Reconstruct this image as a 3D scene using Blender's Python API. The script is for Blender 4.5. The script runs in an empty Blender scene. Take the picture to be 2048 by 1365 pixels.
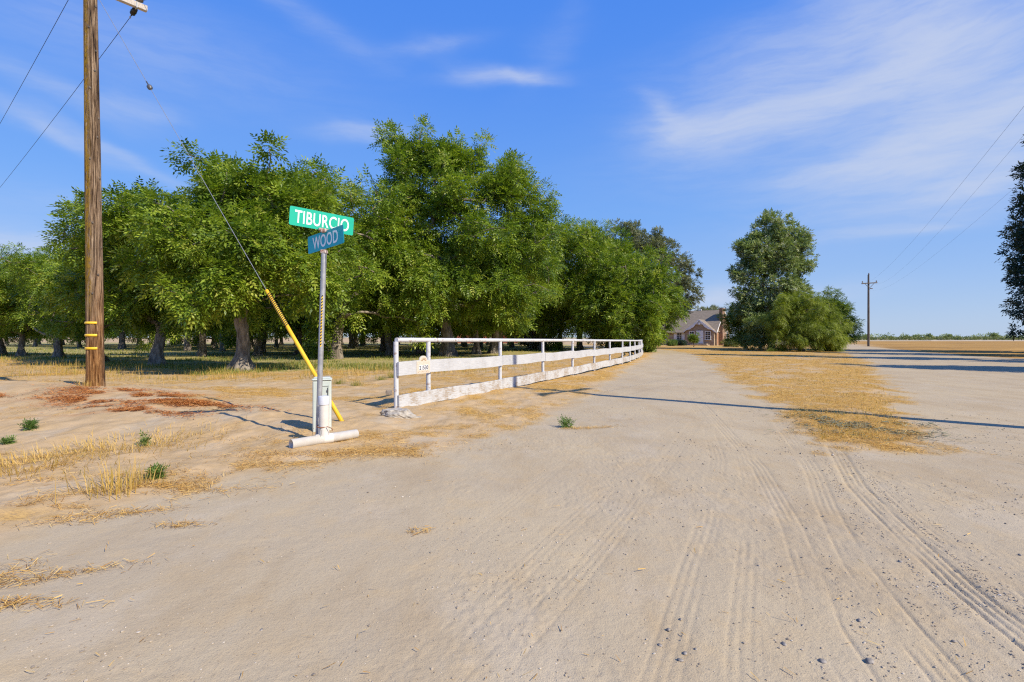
import bpy, math, random
import numpy as np
from mathutils import Vector

rng = np.random.default_rng(7)
random.seed(7)
S = bpy.context.scene
COL = S.collection
CAMZ = 1.35
F = 1040.0          # focal length in photo pixels (2048 wide)
HY = 675.0          # horizon row

def at(px, py, z=0.0):
    d = (CAMZ - z) * F / (py - HY)
    return ((px - 1024.0) / F * d, d)

def ray(px, d):
    return ((px - 1024.0) / F * d, d)

def zat(py, d):
    return CAMZ - (py - HY) / F * d

# ------------------------------------------------------------------ sun
SUN_AZ = math.radians(127.5)      # clockwise from +Y
SUN_EL = math.radians(39.0)

# ------------------------------------------------------------------ noise
def _hash(ix, iy, seed):
    h = (ix.astype(np.int64) * 374761393 + iy.astype(np.int64) * 668265263 + seed * 1442695041) & 0xFFFFFFFF
    h = ((h ^ (h >> 13)) * 1274126177) & 0xFFFFFFFF
    h = h ^ (h >> 16)
    return (h & 0xFFFFFF) / float(0xFFFFFF)

def vnoise(x, y, seed=0):
    ix = np.floor(x); iy = np.floor(y)
    fx = x - ix; fy = y - iy
    fx = fx * fx * (3 - 2 * fx); fy = fy * fy * (3 - 2 * fy)
    a = _hash(ix, iy, seed); b = _hash(ix + 1, iy, seed)
    c = _hash(ix, iy + 1, seed); d = _hash(ix + 1, iy + 1, seed)
    return (a * (1 - fx) + b * fx) * (1 - fy) + (c * (1 - fx) + d * fx) * fy

def fbm(x, y, seed=0, octs=4, gain=.5):
    s = 0; a = 1.0; t = 0
    for o in range(octs):
        s = s + a * vnoise(x * 2 ** o + 17.3 * o, y * 2 ** o - 9.1 * o, seed + o)
        t += a; a *= gain
    return s / t

def sstep(a, b, x):
    t = np.clip((x - a) / (b - a), 0, 1)
    return t * t * (3 - 2 * t)

def poly_dist(x, y, pts):
    """distance to an open polyline"""
    best = np.full(np.shape(x), 1e9)
    for (x0, y0), (x1, y1) in zip(pts[:-1], pts[1:]):
        dx, dy = x1 - x0, y1 - y0
        t = np.clip(((x - x0) * dx + (y - y0) * dy) / (dx * dx + dy * dy + 1e-12), 0, 1)
        best = np.minimum(best, np.hypot(x - x0 - t * dx, y - y0 - t * dy))
    return best

def poly_sd(x, y, pts):
    """signed distance to a closed polygon, positive inside"""
    p = list(pts) + [pts[0]]
    d = poly_dist(x, y, p)
    ins = np.zeros(np.shape(x), bool)
    for (x0, y0), (x1, y1) in zip(p[:-1], p[1:]):
        c = ((y0 > y) != (y1 > y))
        xi = (x1 - x0) * (y - y0) / (y1 - y0 + 1e-12) + x0
        ins ^= c & (x < xi)
    return np.where(ins, d, -d)

# ------------------------------------------------------------------ object helpers
def tag(o, label=None, cat=None, group=None, kind=None):
    if label: o['label'] = label
    if cat: o['category'] = cat
    if group: o['group'] = group
    if kind: o['kind'] = kind
    return o

def empty(name, loc, label, cat, group=None):
    o = bpy.data.objects.new(name, None)
    o.empty_display_size = .3
    COL.objects.link(o)
    o.location = loc
    return tag(o, label, cat, group)

def copy_tree(o, parent=None):
    c = o.copy(); COL.objects.link(c); c.parent = parent
    for ch in list(o.children):
        copy_tree(ch, c)
    return c

class MB:
    def __init__(self):
        self.v = []; self.f = []; self.n = 0; self.attr = []
    def add(self, verts, faces, rnd=None):
        """verts Nx3, faces MxK int array or list of lists"""
        verts = np.asarray(verts, float).reshape(-1, 3)
        if isinstance(faces, np.ndarray):
            fa = faces + self.n
            self.f.append(fa); m = len(fa)
        else:
            m = len(faces)
            by = {}
            for fc in faces: by.setdefault(len(fc), []).append(fc)
            for k, l in by.items(): self.f.append(np.array(l, int) + self.n)
            if rnd is not None: rnd = None
        self.attr.append(np.full(m, .5) if rnd is None else np.asarray(rnd, float))
        self.v.append(verts); self.n += len(verts)
        return self
    def box(self, c, s, R=None):
        c = np.array(c, float); h = np.array(s, float) / 2
        p = np.array([[x, y, z] for x in (-1, 1) for y in (-1, 1) for z in (-1, 1)], float) * h
        if R is not None: p = p @ np.array(R, float).T
        return self.add(p + c, [[0, 1, 3, 2], [4, 6, 7, 5], [0, 4, 5, 1], [2, 3, 7, 6], [0, 2, 6, 4], [1, 5, 7, 3]])
    def bevel_box(self, c, s, b=.01, R=None):
        """box with chamfered edges"""
        c = np.array(c, float); h = np.array(s, float) / 2
        P = []; idx = {}
        for sx in (-1, 1):
            for sy in (-1, 1):
                for sz in (-1, 1):
                    for ax in range(3):
                        q = np.array([sx, sy, sz], float) * (h - b)
                        q[ax] = (sx, sy, sz)[ax] * h[ax]
                        idx[(sx, sy, sz, ax)] = len(P); P.append(q)
        fs = []
        I = idx
        for ax in range(3):
            u, v = [a for a in range(3) if a != ax]
            for s1 in (-1, 1):
                q = []
                for (a, b2) in ((-1, -1), (1, -1), (1, 1), (-1, 1)):
                    k = [0, 0, 0]; k[ax] = s1; k[u] = a; k[v] = b2
                    q.append(I[(k[0], k[1], k[2], ax)])
                fs.append(q)
            for su in (-1, 1):
                for sv in (-1, 1):
                    ks = []
                    for e in (-1, 1):
                        k = [0, 0, 0]; k[ax] = e; k[u] = su; k[v] = sv
                        ks.append(tuple(k))
                    fs.append([I[ks[0] + (u,)], I[ks[1] + (u,)], I[ks[1] + (v,)], I[ks[0] + (v,)]])
        for sx in (-1, 1):
            for sy in (-1, 1):
                for sz in (-1, 1):
                    fs.append([I[(sx, sy, sz, a)] for a in range(3)])
        P = np.array(P)
        if R is not None: P = P @ np.array(R, float).T
        return self.add(P + c, fs)
    def tube(self, pts, rad, seg=10, cap=True):
        pts = np.asarray(pts, float); n = len(pts)
        rad = np.full(n, rad, float) if np.isscalar(rad) else np.asarray(rad, float)
        T = np.gradient(pts, axis=0)
        T /= np.linalg.norm(T, axis=1)[:, None] + 1e-12
        ref = np.array([0, 0, 1.0]) if abs(T[0][2]) < .9 else np.array([1.0, 0, 0])
        u = np.cross(ref, T[0]); u /= np.linalg.norm(u)
        V = []
        a = np.linspace(0, 2 * np.pi, seg, endpoint=False)
        for i in range(n):
            u = u - T[i] * (u @ T[i]); u /= np.linalg.norm(u) + 1e-12
            w = np.cross(T[i], u)
            V.append(pts[i] + rad[i] * (np.cos(a)[:, None] * u + np.sin(a)[:, None] * w))
        V = np.concatenate(V)
        i = np.arange(n - 1)[:, None] * seg; j = np.arange(seg)[None]; j2 = (j + 1) % seg
        Fc = np.stack([i + j, i + j2, i + seg + j2, i + seg + j], -1).reshape(-1, 4)
        self.add(V, Fc)
        if cap:
            self.add(V[:seg], np.array([np.arange(seg)[::-1]])); self.add(V[-seg:], np.array([np.arange(seg)]))
        return self
    def prism(self, poly, y0, y1):
        """polygon in x,z extruded along y"""
        n = len(poly)
        V = [(x, y0, z) for x, z in poly] + [(x, y1, z) for x, z in poly]
        fs = [list(range(n))[::-1], list(range(n, 2 * n))]
        fs += [[i, (i + 1) % n, n + (i + 1) % n, n + i] for i in range(n)]
        # reversed winding is irrelevant for these closed solids
        return self.add(V, fs)
    def mesh(self, name, mats, smooth=False, off=None):
        me = bpy.data.meshes.new(name)
        V = np.concatenate(self.v).astype(np.float32)
        if off is not None: V = V - np.asarray(off, np.float32)
        me.vertices.add(len(V)); me.vertices.foreach_set('co', V.ravel())
        sizes = np.concatenate([np.full(len(f), f.shape[1], np.int32) for f in self.f])
        lv = np.concatenate([f.ravel() for f in self.f]).astype(np.int32)
        me.loops.add(len(lv)); me.loops.foreach_set('vertex_index', lv)
        st = np.concatenate([[0], np.cumsum(sizes)[:-1]]).astype(np.int32)
        me.polygons.add(len(sizes)); me.polygons.foreach_set('loop_start', st)
        me.polygons.foreach_set('use_smooth', np.full(len(sizes), bool(smooth)))
        me.update(calc_edges=True)
        at_ = np.concatenate(self.attr)
        if len(at_) == len(sizes):
            a = me.attributes.new('rnd', 'FLOAT', 'FACE'); a.data.foreach_set('value', at_.astype(np.float32))
        for m in (mats if isinstance(mats, (list, tuple)) else [mats]): me.materials.append(m)
        return me
    def build(self, name, mat, parent=None, smooth=False, world=False):
        """world=True: vertices are in world space, shift them into the parent's frame"""
        off = None
        if world and parent is not None:
            p = parent; off = np.zeros(3)
            while p is not None: off += np.array(p.location); p = p.parent
        o = bpy.data.objects.new(name, self.mesh(name, mat, smooth, off))
        COL.objects.link(o)
        if parent is not None: o.parent = parent
        return o

def single(mb, name, mat, label, cat, group=None, smooth=False, kind=None, loc=None):
    """a top-level thing that is one mesh, origin at loc"""
    me = mb.mesh(name, mat, smooth, loc)
    o = bpy.data.objects.new(name, me); COL.objects.link(o)
    if loc is not None: o.location = loc
    return tag(o, label, cat, group, kind)

# ------------------------------------------------------------------ materials
def new_mat(name):
    m = bpy.data.materials.new(name); m.use_nodes = True
    nt = m.node_tree; nt.nodes.clear()
    out = nt.nodes.new('ShaderNodeOutputMaterial')
    return m, nt, out

class NB:
    """tiny node builder"""
    def __init__(self, nt): self.nt = nt
    def n(self, t, **kw):
        x = self.nt.nodes.new(t)
        for k, v in kw.items(): setattr(x, k, v)
        return x
    def L(self, a, b): self.nt.links.new(a, b)
    def val(self, sock, v):
        if hasattr(v, 'is_output') or isinstance(v, bpy.types.NodeSocket): self.L(v, sock)
        else: sock.default_value = v
    def math(self, op, a, b=None, c=None, clamp=False):
        x = self.n('ShaderNodeMath', operation=op); x.use_clamp = clamp
        self.val(x.inputs[0], a)
        if b is not None: self.val(x.inputs[1], b)
        if c is not None: self.val(x.inputs[2], c)
        return x.outputs[0]
    def noise(self, vec, scale, detail=4, rough=.55, dist=0.0):
        x = self.n('ShaderNodeTexNoise'); 
        if vec is not None: self.L(vec, x.inputs['Vector'])
        x.inputs['Scale'].default_value = scale; x.inputs['Detail'].default_value = detail
        x.inputs['Roughness'].default_value = rough; x.inputs['Distortion'].default_value = dist
        return x.outputs['Fac']
    def ramp(self, fac, stops):
        x = self.n('ShaderNodeValToRGB'); self.L(fac, x.inputs[0])
        cr = x.color_ramp
        while len(cr.elements) < len(stops): cr.elements.new(.5)
        for e, (p, c) in zip(cr.elements, stops):
            e.position = p; e.color = (c[0], c[1], c[2], 1) if not np.isscalar(c) else (c, c, c, 1)
        return x.outputs[0]
    def mix(self, fac, a, b, mode='MIX'):
        x = self.n('ShaderNodeMix'); x.data_type = 'RGBA'; x.blend_type = mode
        self.val(x.inputs[0], fac)
        for i, v in ((6, a), (7, b)):
            if isinstance(v, bpy.types.NodeSocket): self.L(v, x.inputs[i])
            else: x.inputs[i].default_value = (v[0], v[1], v[2], 1)
        return x.outputs[2]
    def mapr(self, v, a, b, c=0.0, d=1.0, smooth=True):
        x = self.n('ShaderNodeMapRange'); x.interpolation_type = 'SMOOTHSTEP' if smooth else 'LINEAR'
        self.L(v, x.inputs[0])
        for i, q in enumerate((a, b, c, d)): x.inputs[i + 1].default_value = q
        return x.outputs[0]
    def mapping(self, vec, scale=(1, 1, 1), rot=(0, 0, 0), loc=(0, 0, 0), typ='POINT'):
        x = self.n('ShaderNodeMapping'); x.vector_type = typ
        self.L(vec, x.inputs[0])
        x.inputs['Location'].default_value = loc; x.inputs['Rotation'].default_value = rot; x.inputs['Scale'].default_value = scale
        return x.outputs[0]
    def attr(self, name):
        return self.n('ShaderNodeAttribute', attribute_name=name).outputs['Fac']
    def bump(self, h, strength=.3, dist=.01, normal=None):
        x = self.n('ShaderNodeBump'); x.inputs['Strength'].default_value = strength; x.inputs['Distance'].default_value = dist
        self.L(h, x.inputs['Height'])
        if normal is not None: self.L(normal, x.inputs['Normal'])
        return x.outputs[0]
    def bsdf(self, col, rough=.8, metal=0.0, normal=None, spec=.3):
        x = self.n('ShaderNodeBsdfPrincipled')
        if isinstance(col, bpy.types.NodeSocket): self.L(col, x.inputs['Base Color'])
        else: x.inputs['Base Color'].default_value = (col[0], col[1], col[2], 1)
        self.val(x.inputs['Roughness'], rough); x.inputs['Metallic'].default_value = metal
        x.inputs['Specular IOR Level'].default_value = spec
        if normal is not None: self.L(normal, x.inputs['Normal'])
        return x.outputs[0]

def simple(name, c1, c2=None, scale=8, rough=.75, metal=0.0, stretch=(1, 1, 1), bump=0.0, bdist=.004, spec=.3, lo=.35, hi=.65):
    m, nt, out = new_mat(name); b = NB(nt)
    tc = b.n('ShaderNodeTexCoord').outputs['Object']
    v = b.mapping(tc, stretch)
    f = b.noise(v, scale, 6, .6)
    col = b.mix(b.mapr(f, lo, hi), c1, c2 or c1)
    nrm = b.bump(f, bump, bdist) if bump else None
    b.L(b.bsdf(col, rough, metal, nrm, spec), out.inputs[0])
    return m

def leaf_mat(name, stops, trans=.35, tcol=1.25, rough=.5, spec=.35):
    m, nt, out = new_mat(name); b = NB(nt)
    r = b.attr('rnd')
    oi = b.n('ShaderNodeObjectInfo').outputs['Random']
    f = b.math('ADD', r, b.math('MULTIPLY', b.math('SUBTRACT', oi, .5), .18), clamp=True)
    col = b.ramp(f, stops)
    p = b.bsdf(col, rough, 0, None, spec)
    t = b.n('ShaderNodeBsdfTranslucent')
    tc = b.mix(1.0, col, (tcol * 1.1, tcol * 1.15, tcol * .55), 'MULTIPLY')
    b.L(tc, t.inputs[0])
    mx = b.n('ShaderNodeMixShader'); mx.inputs[0].default_value = trans
    b.L(p, mx.inputs[1]); b.L(t.outputs[0], mx.inputs[2])
    b.L(mx.outputs[0], out.inputs[0])
    return m

M = {}
M['walnut_leaf'] = leaf_mat('walnut_leaf', [(0, (.046, .094, .012)), (.3, (.118, .192, .017)), (.62, (.226, .312, .028)), (.85, (.325, .40, .043)), (1, (.42, .44, .085))], trans=.34, tcol=1.35, rough=.42)
M['oak_leaf'] = leaf_mat('oak_leaf', [(0, (.105, .125, .062)), (.5, (.205, .225, .12)), (1, (.32, .33, .20))], trans=.25)
M['tall_leaf'] = leaf_mat('tall_leaf', [(0, (.10, .15, .05)), (.45, (.22, .29, .09)), (.75, (.31, .37, .15)), (1, (.50, .51, .36))], trans=.25)
M['pepper_leaf'] = leaf_mat('pepper_leaf', [(0, (.11, .15, .015)), (.5, (.21, .27, .026)), (1, (.34, .38, .055))], trans=.3)
M['dark_leaf'] = leaf_mat('dark_leaf', [(0, (.02, .045, .03)), (.6, (.045, .08, .045)), (1, (.08, .115, .05))], trans=.15)
M['mid_leaf'] = leaf_mat('mid_leaf', [(0, (.08, .14, .018)), (.5, (.16, .235, .035)), (1, (.26, .32, .06))])
M['blossom'] = leaf_mat('blossom', [(0, (.08, .1, .05)), (.45, (.12, .13, .08)), (.55, (.5, .48, .45)), (1, (.75, .72, .7))], trans=.2)
M['yellow_leaf'] = leaf_mat('yellow_leaf', [(0, (.1, .15, .02)), (.6, (.25, .28, .05)), (1, (.45, .4, .15))])
M['weed_leaf'] = leaf_mat('weed_leaf', [(0, (.075, .13, .03)), (.6, (.145, .24, .05)), (1, (.28, .34, .11))])
M['vine_leaf'] = leaf_mat('vine_leaf', [(0, (.10, .13, .03)), (.6, (.16, .19, .045)), (1, (.26, .26, .08))], trans=.2)
M['straw'] = leaf_mat('straw', [(0, (.26, .13, .035)), (.35, (.50, .275, .06)), (.75, (.68, .42, .11)), (1, (.76, .54, .21))], trans=.15, rough=.65)
M['dry_grass'] = leaf_mat('dry_grass', [(0, (.16, .19, .03)), (.25, (.36, .28, .05)), (.6, (.56, .36, .09)), (1, (.70, .49, .18))], trans=.25, rough=.65)
M['rust'] = leaf_mat('rust', [(0, (.30, .09, .018)), (.5, (.52, .185, .035)), (1, (.68, .35, .12))], trans=.05, rough=.8)
M['green_grass'] = leaf_mat('green_grass', [(0, (.07, .115, .02)), (.45, (.17, .22, .04)), (.75, (.32, .29, .06)), (1, (.5, .37, .11))], trans=.25, rough=.6)
M['bark'] = simple('bark', (.105, .086, .068), (.31, .26, .205), 9, .9, stretch=(1, 1, .25), bump=.8, bdist=.03)
M['bark_pale'] = simple('bark_pale', (.125, .102, .082), (.33, .28, .225), 7, .9, stretch=(1, 1, .3), bump=.8, bdist=.03)
M['galv'] = simple('galv', (.34, .34, .35), (.46, .46, .46), 14, .5, .45, bump=.1, spec=.5)
M['steel_dark'] = simple('steel_dark', (.10, .10, .105), (.18, .17, .165), 12, .5, .5)
M['pvc'] = simple('pvc', (.64, .60, .54), (.72, .69, .64), 5, .45, spec=.4)
M['pvc_bright'] = simple('pvc_bright', (.58, .59, .63), (.64, .65, .69), 9, .35, spec=.4)
M['cabinet'] = simple('cabinet', (.50, .55, .50), (.58, .62, .57), 6, .55, stretch=(1, 1, .4), bump=.1)
M['cabinet_dark'] = simple('cabinet_dark', (.06, .065, .06), (.10, .11, .10), 6, .6)
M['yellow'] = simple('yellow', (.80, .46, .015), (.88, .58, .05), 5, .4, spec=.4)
M['yellow_pvc'] = simple('yellow_pvc', (.74, .42, .01), (.86, .56, .04), 4, .42, stretch=(1, 1, .3), spec=.4)
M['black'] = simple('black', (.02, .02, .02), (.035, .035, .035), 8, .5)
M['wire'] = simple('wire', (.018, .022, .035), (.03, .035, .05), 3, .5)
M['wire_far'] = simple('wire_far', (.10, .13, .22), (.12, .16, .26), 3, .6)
M['cable_grey'] = simple('cable_grey', (.30, .30, .31), (.42, .42, .42), 30, .45, .5)
M['insulator'] = simple('insulator', (.10, .075, .06), (.2, .15, .12), 10, .25, spec=.6)
M['sign_green'] = simple('sign_green', (.0, .40, .255), (.004, .44, .29), 3, .35, spec=.4)
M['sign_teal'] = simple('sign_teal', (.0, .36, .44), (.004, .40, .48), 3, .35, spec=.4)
M['sign_white'] = simple('sign_white', (.80, .80, .80), (.86, .86, .86), 6, .4)
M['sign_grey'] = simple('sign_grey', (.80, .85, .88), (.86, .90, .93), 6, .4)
M['rusty_clamp'] = simple('rusty_clamp', (.30, .13, .08), (.62, .55, .52), 45, .7, .1)
M['concrete'] = simple('concrete', (.30, .27, .23), (.48, .44, .38), 12, .9, bump=.8, bdist=.02)
M['stone'] = simple('stone', (.17, .155, .14), (.36, .32, .28), 30, .85, bump=.5, bdist=.004)
M['plaque'] = simple('plaque', (.60, .50, .40), (.66, .58, .49), 30, .6)
M['plaque_rim'] = simple('plaque_rim', (.60, .55, .47), (.66, .60, .52), 20, .6)
M['plaque_ink'] = simple('plaque_ink', (.05, .06, .10), (.08, .09, .14), 20, .5)
M['plaque_face'] = simple('plaque_face', (.74, .74, .74), (.8, .8, .8), 20, .5)
M['plaque_flower'] = simple('plaque_flower', (.45, .16, .05), (.35, .3, .12), 60, .6)
M['old_wood'] = simple('old_wood', (.17, .13, .10), (.33, .28, .23), 20, .85, stretch=(1, 1, .2), bump=.4)

def paint_mat(name, peel, c=(.80, .80, .81)):
    m, nt, out = new_mat(name); b = NB(nt)
    tc = b.n('ShaderNodeTexCoord').outputs['Object']
    grain = b.noise(b.mapping(tc, (1.2, 1.2, 26)), 5, 5, .6)
    blot = b.noise(tc, 2.3, 5, .65)
    speck = b.noise(tc, 28, 4, .6)
    f = b.math('ADD', b.math('MULTIPLY', grain, .5), b.math('MULTIPLY', blot, .5))
    pe = b.mapr(f, peel, peel + .05)
    sp = b.mapr(speck, .70, .76)
    wood = b.mix(grain, (.26, .20, .15), (.46, .40, .33))
    white = b.mix(b.mapr(b.math('ADD', b.math('MULTIPLY', grain, .6), b.math('MULTIPLY', blot, .4)), .38, .62), c, (.44, .44, .45))
    col = b.mix(b.math('MAXIMUM', pe, b.math('MULTIPLY', sp, .55)), white, wood)
    b.L(b.bsdf(col, .7, 0, b.bump(b.math('SUBTRACT', grain, b.math('MULTIPLY', pe, .4)), .35, .006), .25), out.inputs[0])
    return m
M['paint'] = paint_mat('paint', .60, (.56, .57, .59))
M['paint_worn'] = paint_mat('paint_worn', .505, (.56, .57, .58))
M['paint_pipe'] = simple('paint_pipe', (.58, .59, .61), (.36, .27, .23), 16, .6, lo=.55, hi=.66)

def pole_mat():
    m, nt, out = new_mat('pole_wood'); b = NB(nt)
    tc = b.n('ShaderNodeTexCoord').outputs['Object']
    sep = b.n('ShaderNodeSeparateXYZ'); b.L(tc, sep.inputs[0])
    grain = b.noise(b.mapping(tc, (34, 34, 1.5)), 1, 7, .66, .6)
    fine = b.noise(b.mapping(tc, (120, 120, 2.5)), 1, 5, .6)
    big = b.noise(b.mapping(tc, (3, 3, .5)), 1, 3)
    g = b.math('ADD', b.math('MULTIPLY', b.math('SUBTRACT', grain, .5), 1.15), b.math('ADD', b.math('MULTIPLY', b.math('SUBTRACT', fine, .5), .75), .5))
    grey = b.ramp(g, [(.36, (.035, .022, .015)), (.47, (.18, .122, .08)), (.60, (.35, .255, .17)), (.72, (.46, .36, .265))])
    warm = b.ramp(g, [(.36, (.05, .02, .008)), (.47, (.23, .105, .038)), (.60, (.38, .20, .078)), (.72, (.48, .28, .13))])
    low = b.mapr(sep.outputs['Z'], .2, 3.0, 1.0, .12)
    wood = b.mix(b.math('MULTIPLY', low, b.mapr(big, .25, .6)), grey, warm)
    # lichen grows on the side that faces away from the sun
    uu = b.math('ADD', b.math('MULTIPLY', sep.outputs['X'], .78), b.math('MULTIPLY', sep.outputs['Y'], .625))
    side = b.mapr(b.math('ADD', uu, b.math('MULTIPLY', sep.outputs['Z'], .0102)), -.085, -.015, 1.0, 0.0)
    hgt = b.mapr(sep.outputs['Z'], 1.2, 2.2)
    ln = b.noise(b.mapping(tc, (26, 26, 9)), 1, 6, .7)
    lich = b.math('MULTIPLY', b.math('MULTIPLY', side, hgt), b.mapr(ln, .42, .54))
    lc = b.mix(b.noise(tc, 25, 3), (.22, .115, .008), (.36, .23, .03))
    col = b.mix(b.math('MULTIPLY', lich, .9), wood, lc)
    h = b.math('ADD', g, b.math('MULTIPLY', lich, .25))
    b.L(b.bsdf(col, .9, 0, b.bump(h, 1.0, .03), .1), out.inputs[0])
    return m
M['pole_wood'] = pole_mat()
M['far_pole'] = simple('far_pole', (.085, .07, .06), (.16, .135, .11), 4, .85, stretch=(3, 3, .4))
M['arm_wood'] = simple('arm_wood', (.42, .36, .30), (.58, .52, .46), 9, .8, stretch=(1, 6, 6), bump=.3)

# ------------------------------------------------------------------ layout of the ground
# edge between the bare dirt of the road and the sandy left bank (world metres)
BANK = [at(*p) for p in ((-700, 1300), (0, 1085), (180, 1040), (330, 1000), (470, 968), (700, 925), (850, 930), (965, 885), (1060, 850),
                         (1150, 815), (1195, 788), (1240, 747), (1280, 727), (1305, 716), (1313, 708), (1305, 703), (1285, 699.5), (1260, 697.2))]
BANK_POLY = BANK + [(-20, 62), (-400, 62), (-400, 1)]
ISLAND = [at(*p) for p in ((1878, 905), (1760, 909), (1660, 901), (1600, 856), (1540, 801), (1475, 766), (1430, 731), (1398, 713.5),
                           (1372, 705.5), (1340, 701), (1300, 698), (1262, 695.2))] + [(12, 110), (44, 110), (52, 92)] + \
         [at(*p) for p in ((1672, 693), (1640, 698), (1690, 706), (1735, 724), (1770, 764), (1802, 815), (1835, 868))]
FIELD = [at(*p) for p in ((1702, 688.2), (1760, 696.5), (1850, 705), (1905, 709.5), (1960, 714), (2048, 718), (2500, 731), (3600, 745))] + [(600, 20), (600, 182), (112, 182)]
ORCH = [(-400, 90), (-60, 50), (-40, 37), (-26, 29), (-16.5, 22.5), (-10.5, 18.9), (-5.4, 20.8), (-2.2, 22.6), (-.7, 28), (3, 38), (8, 50), (10, 62), (10, 135), (-400, 135)]
RIDGE = [((-40, 20), .10), ((-22, 15.5), .16), ((-14, 12.4), .30), ((-8.7, 11.0), .33), ((-5.6, 9.4), .20), ((-3.3, 8.1), .10), ((-2.2, 7.0), .05)]
TRACKS = [
    ([(1640, 850), (1676, 907), (1713, 973), (1757, 1017), (1840, 1097), (1921, 1170), (2045, 1269), (2300, 1460)], .085, 1.0),
    ([(1560, 850), (1600, 900), (1630, 950), (1651, 1010), (1713, 1130), (1767, 1203), (1848, 1298), (1935, 1400)], .075, .8),
    ([(1440, 850), (1519, 937), (1585, 1053), (1621, 1156), (1650, 1251), (1694, 1320), (1740, 1395)], .075, .6),
    ([(1370, 745), (1430, 800), (1475, 880), (1500, 960), (1504, 1046), (1499, 1137), (1490, 1265), (1490, 1400)], .07, .34),
    ([(1320, 745), (1365, 790), (1415, 850), (1436, 920), (1417, 1046), (1391, 1119), (1358, 1229), (1310, 1400)], .08, .42),
    ([(1330, 930), (1250, 1040), (1130, 1180), (960, 1365), (920, 1420)], .09, .42),
    ([(1270, 930), (1150, 1040), (1010, 1170), (800, 1365)], .09, .34),
    ([(1690, 905), (1750, 965), (1805, 1020), (1900, 1095), (2070, 1215), (2300, 1330)], .06, .55),
    ([(1180, 880), (1020, 1010), (850, 1140), (600, 1330)], .09, .22),
    ([(1900, 930), (2000, 1000), (2200, 1120)], .09, .3),
]
TRACKW = [([at(*p) for p in pts], hw, s * (1.0 if s > .9 else .62)) for pts, hw, s in TRACKS]

def masks(x, y):
    wob = (fbm(x * .9, y * .9, 3) - .5) * 1.1 * np.clip(.35 + y / 40, .35, 1.2) + (fbm(x * 5, y * 5, 5, 3) - .5) * .25
    bank = poly_sd(x, y, BANK_POLY) + wob
    isl = poly_sd(x, y, ISLAND) + wob * .9
    fld = poly_sd(x, y, FIELD) + wob * 1.2
    orc = poly_sd(x, y, ORCH) + wob * 1.5
    return bank, isl, fld, orc

def ridge_h(x, y):
    pts = [p for p, _ in RIDGE]; hs = [h for _, h in RIDGE]
    best = np.full(np.shape(x), 1e9); amp = np.zeros(np.shape(x))
    for i in range(len(pts) - 1):
        (x0, y0), (x1, y1) = pts[i], pts[i + 1]
        dx, dy = x1 - x0, y1 - y0
        t = np.clip(((x - x0) * dx + (y - y0) * dy) / (dx * dx + dy * dy), 0, 1)
        d = np.hypot(x - x0 - t * dx, y - y0 - t * dy)
        c = d < best
        best = np.where(c, d, best); amp = np.where(c, hs[i] + (hs[i + 1] - hs[i]) * t, amp)
    return amp * np.exp(-(best / 1.7) ** 2)

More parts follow.
